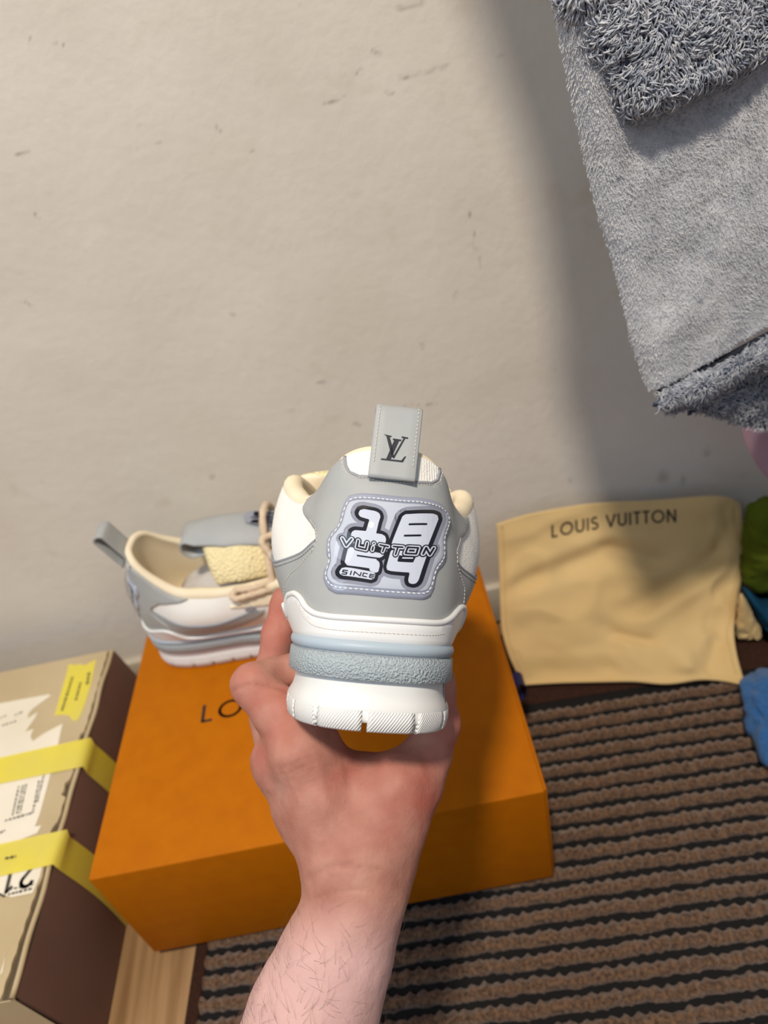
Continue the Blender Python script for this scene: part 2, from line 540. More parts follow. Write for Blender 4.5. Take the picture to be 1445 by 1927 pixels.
# ------------------------------------------------------------------ ribbed mat
MROT = math.radians(-2.6)
mat_root = empty('door_mat', mat=Matrix.Translation((.036, .0, FLOORZ)) @ Matrix.Rotation(MROT, 4, 'Z'))
tag(mat_root, 'brown ribbed door mat lying on the wood floor under the orange box', 'mat')
ML, MY0, MY1 = .95, -.62, .315
V, F = rounded_box((0, MY0, .0), (ML, MY1, .0045), .0015, 2)
obj('backing', V, F, MT['matgap'], mat_root)
V, F = rounded_box((0, MY0, .0005), (.0125, MY1, .0068), .002, 2); obj('border', V, F, MT['matbase'], mat_root)
V, F = rounded_box((ML - .0125, MY0, .0005), (ML, MY1, .0068), .002, 2); obj('border', V, F, MT['matbase'], mat_root)
V, F = rounded_box((.0125, .2065, .0005), (ML - .0125, MY1, .0062), .002, 2); obj('border', V, F, MT['matbase'], mat_root)
ribs = []
for k in range(4):
    n, mm = 420, 11
    x = np.linspace(.013, ML - .013, n); a = np.linspace(-.18 * np.pi, 1.18 * np.pi, mm)
    ph = np.cumsum(RNG.uniform(.75, 1.25, n)) * (ML / n) / .0105 * 2 * np.pi
    tuft = .5 + .5 * np.sin(ph) 
    A, X = np.meshgrid(a, x); T = tuft[:, None]
    cy = np.cos(A); cz = np.sin(A)
    nn = NZ.fbm(np.stack([X * 260 + k * 9, cy * 2.2, cz * 2.2 + k * 5], -1), 3)
    rr = 1 + .26 * nn
    Y = .0057 * cy * rr * (1 + .34 * (T - .5) * (cy > 0)) + .0009 * NZ(np.stack([X * 60, X * 0 + k, X * 0], -1))
    Z = .0015 + (.0050 * np.clip(cz, -.3, 1) + .0020 * T * np.clip(cz, 0, 1)) * (1 + .22 * nn)
    V = np.stack([X, Y, Z], -1).reshape(-1, 3)
    ribs.append(mesh_data('rib', V, grid_faces(n, mm, flip=False), MT['matrib']))
for i in range(34):
    link_mesh('rib', ribs[i % 4], mat_root, (0, .1885 - i * .01682, .0027))

# ------------------------------------------------------------------ orange shoe box
BW, BD, BH = .37, .28, .139
ob = empty('orange_box', (0, 0, 0.0))
tag(ob, 'orange cardboard shoe box with black lettering standing on the brown mat', 'box')
t = .0035
sl = MB()
for lo, hi in (((0, 0, BH - t), (BW, BD, BH)), ((0, 0, 0), (BW, BD, t)), ((0, 0, t), (BW, t, BH - t)), ((0, BD - t, t), (BW, BD, BH - t)), ((0, t, t), (t, BD - t, BH - t))):
    pass
V, F = rounded_box((0, 0, .0004), (BW - .001, BD, BH), .0018, 3)
obj('sleeve', V, F, MT['orange'], ob)
V, F = rounded_box((BW - .006, .004, .004), (BW + .0015, BD - .004, BH - .004), .0012, 2)
obj('drawer', V, F, MT['orange'], ob)
rp = catmull([(BW, .140, .092), (BW + .008, .144, .098), (BW + .014, .148, .090), (BW + .016, .151, .078), (BW + .012, .150, .066), (BW + .002, .146, .074)], 24)
RV = []; 
for p in rp: RV += [p + (0, -.008, 0), p + (0, .008, 0)]
q = np.array(RV); q2 = q + (.0008, 0, .0008)
mb = MB().add(q, grid_faces(24, 2)).add(q2, grid_faces(24, 2, flip=True)); mb.build('pull_ribbon', MT['navy'], ob)
sh, tw = lettering('LOUIS VUITTON', .135)
# cap height and start traced on the lid: baseline start (375,1360) running to the right, cap top (376,1326)
b0 = onz(376, 1361, BH); cap = .0205
wid = .232
map2d(sh, lambda q: np.stack([b0[0] + q[:, 0] / tw * wid, b0[1] + q[:, 1] * cap, np.full(len(q), BH + .00025)], 1), 'lettering', MT['ink'], ob)

# ------------------------------------------------------------------ cardboard box with yellow tape
CT = .115
cb = empty('cardboard_box', (-.2, .1, FLOORZ))
tag(cb, 'worn kraft cardboard carton closed with yellow tape and shipping labels', 'box')
cx0, cx1t, cx1b, cy0, cy1 = -.42, -.053, -.040, -.066, .284
th = .004
mb = MB(); mb.add([(cx0, cy0, FLOORZ + .0005), (cx1b, cy0, FLOORZ + .0005), (cx1b, cy1, FLOORZ + .0005), (cx0, cy1, FLOORZ + .0005),
                   (cx0, cy0, CT - th - .001), (cx1t, cy0, CT - th - .001), (cx1t, cy1, CT - th - .001), (cx0, cy1, CT - th - .001)],
                  [(0, 3, 2, 1), (4, 5, 6, 7), (0, 1, 5, 4), (2, 3, 7, 6), (3, 0, 4, 7)])
mb.build('body', MT['card'], cb, smooth=False, world=True)
# side flap: shade between the boxes put into its dark colour, lightly bowed
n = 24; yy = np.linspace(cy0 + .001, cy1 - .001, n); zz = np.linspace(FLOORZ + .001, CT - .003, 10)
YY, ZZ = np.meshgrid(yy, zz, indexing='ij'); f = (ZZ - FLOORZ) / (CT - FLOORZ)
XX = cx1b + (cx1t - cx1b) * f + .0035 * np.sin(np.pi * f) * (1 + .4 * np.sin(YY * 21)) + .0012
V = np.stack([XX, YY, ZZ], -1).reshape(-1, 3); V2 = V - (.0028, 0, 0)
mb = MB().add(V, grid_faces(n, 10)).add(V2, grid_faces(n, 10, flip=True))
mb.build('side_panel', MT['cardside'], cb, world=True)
# rounded rim of the side flap along the lid
pp = np.stack([np.full(40, cx1t - .0012) + .0006 * np.sin(np.arange(40) * .9), np.linspace(cy0, cy1, 40), CT - .0022 + .0006 * np.sin(np.arange(40) * .6)], 1)
V, F = tube(pp, .0023, 8); obj('flap_rim', V, F, MT['card'], cb, world=True)
# lid panel with torn right edge
ed = []
for i, y in enumerate(np.linspace(cy0 + .001, cy1 - .001, 90)):
    off = .0045
    if .055 < y < .075 or .100 < y < .118 or .158 < y < .172: off = .0085 + .001 * math.sin(i * 2.1)
    if y < .02: off += .0012 + (.02 - y) * .04
    ed.append((cx1t - off + .0005 * math.sin(i * 1.7), y))
poly = [(cx0, cy0), ] + ed + [(cx0, cy1)]
vo, fs, d = cdt_fill(poly, .03)
top = np.c_[vo, CT + .0008 * np.sin(vo[:, 1] * 12) * 0 + np.zeros(len(vo))]
mb = MB().add(top, fs); mb.add(top - (0, 0, th), [f[::-1] for f in fs])
k = len(poly)
mb.add(np.vstack([np.c_[np.array(poly), np.full(k, CT)], np.c_[np.array(poly), np.full(k, CT - th)]]), [(i, i + k, (i + 1) % k + k, (i + 1) % k) for i in range(k)])
lid = mb.build('lid', MT['card'], cb, smooth=False, world=True)
mb = MB().box((cx1t - .014, cy0 + .001, CT - th - .0015), (cx1t - .0026, cy1 - .002, CT - .0034)); mb.build('flap_core', MT['cardcore'], cb, smooth=False, world=True)


def top_patch(name, pts, mat, dz, parent, step=.02):
    q = np.array([onz(x, y, CT)[:2] for x, y in pts])
    vo, fs, d = cdt_fill(q, step)
    V = np.c_[vo, np.full(len(vo), CT + dz)]; k = len(q)
    mb = MB().add(V, fs)
    mb.add(np.vstack([np.c_[q, np.full(k, CT + dz)], np.c_[q, np.full(k, CT + dz - .0002)]]), [(i, i + k, (i + 1) % k + k, (i + 1) % k) for i in range(k)])
    return mb.build(name, mat, parent, smooth=False, world=True)


big = top_patch('shipping_label', [(-170, 1360), (0, 1324), (92, 1307), (96, 1309), (62, 1334), (55, 1342), (52, 1352), (72, 1340), (66, 1352), (48, 1377), (64, 1372), (58, 1386), (62, 1395), (84, 1380),
                                   (118, 1362), (110, 1400), (92, 1470), (76, 1530), (66, 1556), (78, 1554), (70, 1568), (-10, 1600), (-190, 1650)], MT['label'], .0004, lid)
small = top_patch('size_label', [(-60, 1660), (0, 1640), (84, 1612), (76, 1650), (62, 1681), (22, 1689), (-5, 1680), (-60, 1690)], MT['label'], .0006, lid)
top_patch('torn_label', [(0, 1835), (16, 1783), (12, 1795), (5, 1830), (-20, 1860), (-30, 1850)], MT['label'], .0004, lid)
# print: rows of short dashes standing for the blurred small type, and the upside-down 21
rg = random.Random(4)


def dash_rows(pts_rows, h, dz, name, parent, fill=.7):
    mb = MB()
    for (xa, ya, xb, yb) in pts_rows:
        a = onz(xa, ya, CT); b = onz(xb, yb, CT); d = (b - a)[:2]; L_ = np.linalg.norm(d); d = d / L_; nrm = np.array([-d[1], d[0]])
        s = 0
        while s < L_:
            e = min(L_, s + rg.uniform(.0012, .0035)); hh = h * rg.uniform(.6, 1)
            q = [a[:2] + d * s - nrm * hh / 2, a[:2] + d * e - nrm * hh / 2, a[:2] + d * e + nrm * hh / 2, a[:2] + d * s + nrm * hh / 2]
            mb.add([(p[0], p[1], CT + dz) for p in q], [(0, 1, 2, 3)]); s = e + rg.uniform(.0006, .0016)
    o = mb.build(name, MT['print'], parent, smooth=False, world=True); o['kind'] = 'stuff'
    return o


dash_rows([(0, 1352, 12, 1347), (28, 1347, 42, 1340), (4, 1366, 32, 1357), (36, 1480, 24, 1535), (44, 1478, 32, 1533), (50, 1476, 38, 1531), (74, 1470, 62, 1530), (10, 1545, 62, 1530),
           (0, 1568, 10, 1563), (88, 1440, 70, 1510)], .0022, .0005, 'small_print', big)
dash_rows([(12, 1676, 66, 1664), (16, 1684, 64, 1672), (0, 1683, 10, 1688)], .0024, .0007, 'small_print', small)
sh, tw2 = lettering('21', .16)
o0 = onz(72, 1622, CT); exv = onz(30, 1634, CT) - o0; ux = exv[:2] / np.linalg.norm(exv[:2]); uy = np.array([-ux[1], ux[0]])
map2d(sh, lambda q: np.c_[o0[:2] + np.outer(q[:, 0] * .021, ux) + np.outer(q[:, 1] * .021, uy), np.full(len(q), CT + .0008)], 'number_print', MT['print'], small, world=True)


def tape_band(name, tl, tr, bl, br, down0, down1):
    """band across the lid and down the side panel"""
    a = onz(*tl, CT)[:2]; b = onz(*tr, CT)[:2]; c = onz(*bl, CT)[:2]; d = onz(*br, CT)[:2]
    n1, n2 = 16, 14; rows = []
    for i in range(n1):
        f = i / (n1 - 1); p = a + (b - a) * f; q = c + (d - c) * f
        rows.append([np.array([*(p + (q - p) * g), CT + .0010 + .0006 * math.sin(f * 3)]) for g in np.linspace(0, 1, 6)])
    for i in range(1, n2):
        f = i / (n2 - 1); z = CT - .001 - (CT - FLOORZ - .003) * f; ff = (z - FLOORZ) / (CT - FLOORZ)
        x = cx1b + (cx1t - cx1b) * ff + .0035 * math.sin(math.pi * ff) * 1.4 + .0022
        rows.append([np.array([x, b[1] + (d[1] - b[1]) * g + (down0 - b[1]) * f * .0, z]) for g in np.linspace(0, 1, 6)])
    V = np.array(rows).reshape(-1, 3)
    return obj(name, V, grid_faces(len(rows), 6), MT['tape'], cb, world=True)


tape_band('tape_band', (-170, 1466), (171, 1389), (-170, 1512), (157, 1444), 0, 0)
tape_band('tape_band', (-170, 1628), (127, 1562), (-170, 1690), (101, 1628), 0, 0)
tp = top_patch('tape_scrap', [(130, 1250), (141, 1252), (150, 1250), (160, 1252), (182, 1241), (178, 1255), (172, 1285), (162, 1320), (152, 1346), (146, 1356), (138, 1357), (130, 1347), (114, 1345), (102, 1348), (112, 1315), (122, 1280)], MT['tape'], .0004, lid)
dash_rows([(137, 1274, 117, 1338), (152, 1285, 143, 1318), (168, 1266, 164, 1290)], .0034, .0006, 'small_print', tp)
dash_rows([(12, 1618, 32, 1614)], .003, .0025, 'small_print', lid)

# ------------------------------------------------------------------ dust bags


def bag_surface(ns=90, nt=70):
    topc = catmull([(935, 987), (990, 970), (1060, 956), (1130, 947), (1230, 942), (1330, 934), (1372, 937), (1393, 948)], ns)
    botc = catmull([(984, 1288), (1050, 1284), (1120, 1282), (1190, 1281), (1255, 1285), (1320, 1277), (1360, 1279), (1402, 1287)], ns)
    lft = catmull([(935, 987), (938, 1040), (940, 1090), (941, 1140), (945, 1190), (960, 1240), (984, 1288)], nt)
    rgt = catmull([(1393, 948), (1398, 1000), (1399, 1060), (1390, 1120), (1381, 1180), (1386, 1230), (1402, 1287)], nt)
    u = np.linspace(0, 1, ns)[:, None, None]; v = np.linspace(0, 1, nt)[None, :, None]
    Pq = (1 - v) * topc[:, None] + v * botc[:, None] + (1 - u) * lft[None] + u * rgt[None] \
        - ((1 - u) * (1 - v) * topc[0] + u * (1 - v) * topc[-1] + (1 - u) * v * botc[0] + u * v * botc[-1])
    v1 = v[..., 0]
    # profile: hangs close to the wall above, swings out to lie on the mat below
    Yb = np.array([onz(p[0], p[1], .003)[1] for p in botc])
    Yt = .3085
    g = v1 ** 1.25
    Yv = Yt + (Yb[:, None] - Yt) * g
    pts = np.zeros((ns, nt, 3))
    for i in range(ns):
        for j in range(nt): pts[i, j] = ony(Pq[i, j, 0], Pq[i, j, 1], Yv[i, j])
    # folds, pushed along the surface normal
    U, Vv = np.meshgrid(np.linspace(0, 1, ns), np.linspace(0, 1, nt), indexing='ij')
    h = .0040 * NZ.fbm(np.stack([U * 4.2, Vv * 4, U * 0 + 2], -1), 3) + .0022 * (1 - np.abs(NZ(np.stack([U * 7, Vv * 6, U * 0 + 9], -1))) * 2)

    def fold(p, q, a, wdt):
        p = np.array(p); q = np.array(q); d = q - p; L2 = d @ d
        t = ((U - p[0]) * d[0] + (Vv - p[1]) * d[1]) / L2
        tt = np.clip(t, 0, 1); dd = np.hypot(U - p[0] - tt * d[0], Vv - p[1] - tt * d[1])
        return a * np.exp(-(dd / wdt) ** 2)
    h += fold((.02, .42), (.45, .26), -.007, .06) + fold((.02, .36), (.42, .20), .004, .07)
    h += fold((.52, .58), (.8, .30), -.006, .05) + fold((.55, .64), (.85, .36), .005, .05)
    h += fold((.36, .95), (.42, .70), -.005, .05) + fold((.7, .98), (.62, .80), .006, .05) + fold((.9, .75), (.78, .95), -.005, .06)
    h += fold((.44, .25), (.56, .33), -.006, .04) + fold((.45, .73), (.55, .76), -.005, .03)
    edge = np.minimum.reduce([U, 1 - U, Vv, 1 - Vv]); h *= np.clip(edge / .08, 0, 1)
    du = np.gradient(pts, axis=0); dv = np.gradient(pts, axis=1); nn = np.cross(du, dv); nn /= np.linalg.norm(nn, axis=-1)[..., None]
    if nn[ns // 2, nt // 2] @ (CAM - pts[ns // 2, nt // 2]) < 0: nn = -nn
    pts = pts + nn * h[..., None]
    pts[..., 1] = np.minimum(pts[..., 1], .318)
    pts[..., 2] = np.maximum(pts[..., 2], .0015)
    return pts, nn


def shell(pts, nn, th):
    """closed thin solid from a grid"""
    ns, nt = pts.shape[:2]
    A = pts.reshape(-1, 3); B = (pts - nn * th).reshape(-1, 3)
    k = ns * nt; F = grid_faces(ns, nt); F2 = [tuple(i + k for i in f[::-1]) for f in F]
    rim = [i * nt for i in range(ns)] + [(ns - 1) * nt + j for j in range(1, nt)] + [i * nt + nt - 1 for i in range(ns - 2, -1, -1)] + [j for j in range(nt - 2, 0, -1)]
    R_ = [(rim[i], rim[(i + 1) % len(rim)], rim[(i + 1) % len(rim)] + k, rim[i] + k) for i in range(len(rim))]
    return np.vstack([A, B]), F + F2 + R_


BP, BN = bag_surface()
bag = empty('dust_bag', tuple(BP[45, -1] * (1, 1, 0)))
tag(bag, 'cream cotton dust bag with black lettering leaning on the white wall', 'bag')
V, F = shell(BP, BN, .003)
fix_normals(obj('cloth', V, F, MT['bag'], bag, world=True))


def bag_map(px, off=.0006):
    """pixel points -> bag surface by nearest grid lookup with bilinear refinement"""
    pr = proj(BP).reshape(-1, 2); out = []
    nt = BP.shape[1]
    for p in px:
        k = int(np.argmin(((pr - p) ** 2).sum(1))); i, j = divmod(k, nt)
        i = min(max(i, 1), BP.shape[0] - 2); j = min(max(j, 1), nt - 2)
        c = pr.reshape(BP.shape[0], nt, 2)
        J = np.stack([(c[i + 1, j] - c[i - 1, j]) / 2, (c[i, j + 1] - c[i, j - 1]) / 2], 1)
        a = np.linalg.solve(J, p - c[i, j])
        P = BP[i, j] + a[0] * (BP[i + 1, j] - BP[i - 1, j]) / 2 + a[1] * (BP[i, j + 1] - BP[i, j - 1]) / 2
        out.append(P + BN[i, j] * off)
    return np.array(out)


sh, tw = lettering('LOUIS VUITTON', .15)


def bagfn(q):
    x = q[:, 0] / tw; base = np.stack([1037 + 236 * x, 1012 - 30 * x + 6 * np.sin(np.pi * x) * -1.0], 1)
    up = np.stack([np.full(len(q), -.5 + 0 * x), np.full(len(q), -24.0)], 1)
    return bag_map(base + up * q[:, 1:2])


map2d(sh, bagfn, 'lettering', MT['ink'], bag, world=True)
# hem seams
seam = [BP[3, j] + BN[3, j] * .0004 for j in range(2, 66)]
V, F = tube(resample(np.array(seam), .004), .0006, 5); obj('hem_seam', V, F, MT['bag'], bag, world=True)
seam = [BP[84, j] + BN[84, j] * .0004 for j in range(2, 66)]
V, F = tube(resample(np.array(seam), .004), .0006, 5); obj('hem_seam', V, F, MT['bag'], bag, world=True)


def heap(name, label, cat, outline_px, Yc, mat, thick=.05, seed=0, folds=.006, zmin=None, freq=30, ground=False):
    """crumpled cloth heap: a closed lump whose silhouette follows the traced outline"""
    poly = catmull(outline_px, 80, closed=True)
    cen = poly.mean(0)
    n, m_ = 80, 22
    P = np.zeros((n, m_, 3))
    for i in range(n):
        for j in range(m_):
            a = j / (m_ - 1) * np.pi
            r = math.sin(a) ** .55
            q = cen + (poly[i] - cen) * r
            Y = Yc - thick * math.cos(a) * (1 - .15 * r)
            P[i, j] = onz(q[0], q[1], (.003 if a > np.pi / 2 else .003 + thick * math.cos(a) ** .6)) if ground else ony(q[0], q[1], Y)
    c = P.mean((0, 1))
    nn = (P - c) / (np.linalg.norm(P - c, axis=-1)[..., None] + 1e-9)
    rid = NZ.fbm(P * np.array([freq, freq * .6, freq * 1.3]) + seed, 3)
    rid = 1 - 2 * np.abs(rid)
    P = P + nn * (folds * rid)[..., None]
    P[..., 2] = np.maximum(P[..., 2], .001 if zmin is None else zmin)
    P[..., 1] = np.minimum(P[..., 1], WALLY - .010)
    o = obj(name, P.reshape(-1, 3), grid_faces(n, m_, closed_n=True), mat)
    fix_normals(o)
    tag(o, label, cat)
    return o


heap('dust_bag', 'second cream dust bag crumpled behind the lettered one', 'bag',
     [(1392, 1122), (1402, 1128), (1414, 1150), (1430, 1182), (1441, 1205), (1439, 1240), (1425, 1256), (1400, 1260), (1388, 1230), (1384, 1180)], .222, MT['bag'], .012, 3, .003, freq=70)
heap('olive_garment', 'olive green crumpled garment piled against the wall', 'clothing',
     [(1404, 990), (1410, 958), (1450, 940), (1540, 950), (1600, 1030), (1580, 1120), (1500, 1150), (1440, 1128), (1404, 1098), (1402, 1040)], .268, MT['green'], .036, 5, .007, zmin=.03)
heap('teal_garment', 'dark teal garment crumpled under the olive one', 'clothing',
     [(1400, 1108), (1440, 1130), (1520, 1150), (1600, 1160), (1590, 1270), (1500, 1300), (1440, 1290), (1410, 1275), (1430, 1230), (1436, 1190), (1415, 1150)], .242, MT['teal'], .04, 8, .006)
heap('blue_towel', 'bright blue terry cloth lying on the edge of the ribbed mat', 'towel',
     [(1396, 1300), (1410, 1275), (1450, 1262), (1540, 1270), (1600, 1330), (1570, 1420), (1480, 1440), (1445, 1435), (1420, 1400), (1412, 1370), (1402, 1335)], .165, MT['blue'], .020, 11, .006, ground=True, freq=42)
heap('green_cloth', 'small piece of light green cloth under the blue towel', 'cloth',
     [(1416, 1385), (1432, 1400), (1470, 1420), (1500, 1460), (1470, 1470), (1440, 1440), (1424, 1412)], .125, MT['green'], .006, 13, .001, ground=True)

# ------------------------------------------------------------------ shoes
ROWS = np.array([
    # s,   bx,   by,    tx,   ty,   tz,    b1,    b2,   d1,  d2
    [0.00, .000, .000, .000, .012, .1365, .0045, .0045, .40, .40],
    [0.06, .018, .003, .0145, .0145, .1362, .0045, .0050, .40, .40],
    [0.12, .0300, .013, .0265, .022, .1310, .0050, .0060, .40, .40],
    [0.18, .0358, .028, .0350, .037, .1180, .0075, .0095, .40, .38],
    [0.25, .0387, .050, .0455, .056, .1125, .0140, .0165, .40, .35],
    [0.34, .0387, .080, .0560, .082, .1205, .0190, .0150, .40, .35],
    [0.43, .0390, .108, .0600, .106, .1315, .0190, .0090, .42, .35],
    [0.50, .0405, .135, .0500, .130, .1305, .0140, .0100, .42, .30],
    [0.58, .0440, .163, .0370, .150, .1200, .0090, .0120, .45, .25],
    [0.66, .048, .195, .0265, .168, .1090, .0080, .0160, .50, .18],
    [0.75, .050, .228, .0220, .186, .0990, .0080, .0240, .55, .12],
    [0.84, .045, .262, .0170, .199, .0925, .0090, .0320, .62, .08],
    [0.92, .029, .291, .0090, .206, .0895, .0100, .0420, .68, .05],
    [1.00, .000, .304, .0000, .209, .0885, .0110, .0480, .70, .04]])
BOX_TZ = [.1365, .1362, .1300, .1130, .0985, .0945, .0940, .0940, .0940, .0930, .0925, .0915, .0895, .0885]
BOX_TX = [0, .0145, .0265, .035, .042, .047, .049, .046, .040, .033, .026, .019, .0095, 0]
ZB = .0405


def set_rows(R_):
    global _full
    f = np.vstack([R_[1:-1][::-1] * np.array([-1, -1, 1, -1, 1, 1, 1, 1, 1, 1]), R_])
    _full = np.vstack([R_[-1] * np.array([-1, 1, 1, 1, 1, 1, 1, 1, 1, 1]), f])     # s = -1 .. 1


set_rows(ROWS)


def cr_interp(s, cols):
    """smooth periodic interpolation of the row table"""
    s = np.asarray(s, float); S0 = _full[:, 0]; N = len(S0) - 1
    i = np.clip(np.searchsorted(S0, s, side='right') - 1, 0, N - 1)
    h = S0[i + 1] - S0[i]; t = ((s - S0[i]) / h)[..., None]
    D = _full[:, cols]
    dS = np.empty_like(D); dS[1:-1] = (D[2:] - D[:-2]) / (S0[2:] - S0[:-2])[:, None]
    per = (D[1] - D[-2]) / ((S0[1] - S0[0]) + (S0[-1] - S0[-2])); dS[0] = dS[-1] = per
    h = h[..., None]
    return (2 * t ** 3 - 3 * t ** 2 + 1) * D[i] + (t ** 3 - 2 * t ** 2 + t) * h * dS[i] + (-2 * t ** 3 + 3 * t ** 2) * D[i + 1] + (t ** 3 - t ** 2) * h * dS[i + 1]


def base_curve(s):
    """plan point and outward normal of the feather line"""
    s = np.asarray(s, float)
    p = cr_interp(s, [1, 2]); e = 1e-4
    sa = np.where(s + e > 1, s, s + e); sb = np.where(s - e < -1, s, s - e)
    d = cr_interp(sa, [1, 2]) - cr_interp(sb, [1, 2]); d /= np.linalg.norm(d, axis=-1)[..., None]
    return p, np.stack([d[..., 1], -d[..., 0]], -1)


def spring(P):
    P = np.array(P, float)
    P[..., 2] += .012 * np.clip((P[..., 1] - .20) / .105, 0, 1.2) ** 2
    P[..., 0] += .35 * np.clip(P[..., 1] - .06, 0, 1) ** 2 * .25
    return P


def S_raw(s, t):
    s, t = np.broadcast_arrays(np.asarray(s, float), np.asarray(t, float))
    p, n = base_curve(s)
    r = cr_interp(s, [3, 4, 5, 6, 7, 8, 9])
    B = np.concatenate([p, np.full(p.shape[:-1] + (1,), ZB)], -1)
    T = r[..., :3]; n3 = np.concatenate([n, np.zeros(n.shape[:-1] + (1,))], -1)
    hz = (T[..., 2] - ZB)[..., None]; zz = np.array([0, 0, 1.])
    P1 = B + zz * hz * r[..., 5:6] + n3 * r[..., 3:4]
    P2 = T - zz * hz * r[..., 6:7] + n3 * r[..., 4:5]
    u = t[..., None]
    return (1 - u) ** 3 * B + 3 * (1 - u) ** 2 * u * P1 + 3 * (1 - u) * u * u * P2 + u ** 3 * T


def S(s, t): return spring(S_raw(s, t))


def SN(s, t):
    s, t = np.broadcast_arrays(np.asarray(s, float), np.asarray(t, float))
    e = 2e-3
    a = S(np.minimum(s + e, 1), t) - S(np.maximum(s - e, -1), t)
    b = S(s, np.minimum(t + e, 1)) - S(s, np.maximum(t - e, 0))
    n = np.cross(a, b); return n / (np.linalg.norm(n, axis=-1)[..., None] + 1e-12)


MS, MTT = .40, .090       # metres per unit of s and t, for measuring on the flat pattern

# pose of the shoe in the hand
def shoe_pose():
    t = np.array([-.076, .132, 1.]); t /= np.linalg.norm(t)
    up = np.array([.088, -1, 0.]); up -= t * (up @ t); up /= np.linalg.norm(up)
    x = np.cross(t, up)
    A = RC.T @ np.stack([x, t, up], 1)
    o = at(699, 1378, .335)
    m = np.eye(4); m[:3, :3] = A; m[:3, 3] = o
    return m


HELD = shoe_pose()


def to_world(P): return np.asarray(P) @ HELD[:3, :3].T + HELD[:3, 3]


_gs, _gt = np.meshgrid(np.linspace(-.55, .55, 221), np.linspace(0, 1, 61), indexing='ij')
_gp = proj(to_world(S(_gs, _gt)))
_gn = SN(_gs, _gt) @ HELD[:3, :3].T
_gv = (_gn * (CAM - to_world(S(_gs, _gt)))).sum(-1) > 0


def px_st(px):
    """image points -> (s,t) on the heel of the held shoe"""
    out = []
    flat = _gp.reshape(-1, 2); vis = _gv.ravel()
    for p in np.asarray(px, float):
        d = ((flat - p) ** 2).sum(1) + np.where(vis, 0, 4000)
        k = int(np.argmin(d)); s, t = _gs.ravel()[k], _gt.ravel()[k]
        for _ in range(4):
            e = 1e-3
            q0 = proj(to_world(S(s, t))); qs = proj(to_world(S(s + e, t))); qt = proj(to_world(S(s, min(t + e, 1.0)) if t + e <= 1 else S(s, t - e)))
            J = np.stack([(qs - q0) / e, (qt - q0) / (e if t + e <= 1 else -e)], 1)
            if abs(np.linalg.det(J)) < 2e4: break
            dx = np.linalg.solve(J, p - q0); dx = np.clip(dx, -.02, .02)
            s = float(np.clip(s + dx[0], -.98, .98)); t = float(np.clip(t + dx[1], 0, 1))
        out.append((s, t))
    return np.array(out)


def C1(pts):  # crop-1 pixels -> photograph pixels
    return [(480 + .35276 * x, 740 + .35276 * y) for x, y in pts]


def C3(pts): return np.asarray(pts, float) * .17993 + (600, 920)


def C4(pts): return np.asarray(pts, float) * .15225 + (640, 750)


def smooth_loop(P, step):
    P = np.asarray(P, float)
    return resample(P, step, closed=True)


def panel(name, st, h, r, mat, parent, step=.004, base=0., edge_step=.0025, holes=()):
    """raised piece of material cut to an outline on the (s,t) pattern"""
    q = smooth_loop(np.asarray(st) * (MS, MTT), edge_step)
    vo, fs, d = cdt_fill(q, step, insets=(r * .25, r))
    k = np.clip(d / r, 0, 1); hh = h * np.sqrt(np.clip(1 - (1 - k) ** 2, 0, 1)) - .0004 * (k < .02)
    s, t = vo[:, 0] / MS, vo[:, 1] / MTT
    V = S(s, t) + SN(s, t) * (hh + base)[:, None]
    return obj(name, V, fs, mat, parent)


def on_surface(vo, off):
    s, t = np.clip(vo[:, 0] / MS, -1, 1), np.clip(vo[:, 1] / MTT, 0, 1)
    return S(s, t) + SN(s, t) * off


def stitch_line(name, st, off, mat, parent, pitch=.0026, ln=.0017, rad=.00028, closed=False):
    q = np.asarray(st, float) * (MS, MTT); q = resample(q, pitch, closed)
    P = on_surface(q, off); mb = MB()
    for i in range(len(P) - 1 + (1 if closed else 0)):
        a = P[i]; b = P[(i + 1) % len(P)]; d = b - a; l = np.linalg.norm(d)
        if l < 1e-6 or l > .02: continue
        b = a + d / l * ln
        V, F = tube(np.array([a, (a + b) / 2, b]), [rad * .6, rad, rad * .6], 5); mb.add(V, F)
    o = mb.build(name, mat, parent); o['kind'] = 'stuff'
    return o


def inset_loop(st, d):
    q = smooth_loop(np.asarray(st) * (MS, MTT), .002)
    for _ in range(3): q = (np.roll(q, 1, 0) + q * 2 + np.roll(q, -1, 0)) / 4
    T = np.roll(q, -1, 0) - np.roll(q, 1, 0); T /= np.linalg.norm(T, axis=1)[:, None] + 1e-12
    ar = (q[:, 0] * np.roll(q[:, 1], -1) - np.roll(q[:, 0], -1) * q[:, 1]).sum()
    N_ = np.stack([-T[:, 1], T[:, 0]], 1) * (1 if ar > 0 else -1)
    return (q + N_ * d) / (MS, MTT)


# ---- outlines traced on the photograph
COUNTER = px_st(C1([(480, 312), (496, 322), (490, 360), (496, 400), (520, 432), (560, 452), (700, 468), (860, 484), (930, 486), (960, 470), (972, 420), (970, 372), (985, 368), (1015, 395), (1045, 440),
                    (1078, 520), (1105, 600), (1130, 700), (1120, 740), (1085, 785), (1062, 850), (1064, 920), (1085, 990), (1104, 1040), (1100, 1100), (1085, 1160)]))
_cl = px_st(C1([(180, 1115), (168, 1060), (167, 1010), (200, 962), (270, 902), (320, 842), (336, 790), (330, 735), (300, 690), (268, 652), (262, 622), (290, 578), (330, 500), (380, 402), (430, 340)]))
_bot = np.stack([np.linspace(COUNTER[-1, 0] + .02, _cl[0, 0] - .02, 30), np.full(30, .02)], 1)
_tl = _cl.copy()
COUNTER = np.vstack([COUNTER, [(COUNTER[-1, 0] + .02, .08)], _bot, [(_tl[0, 0] - .02, .08)], _tl])
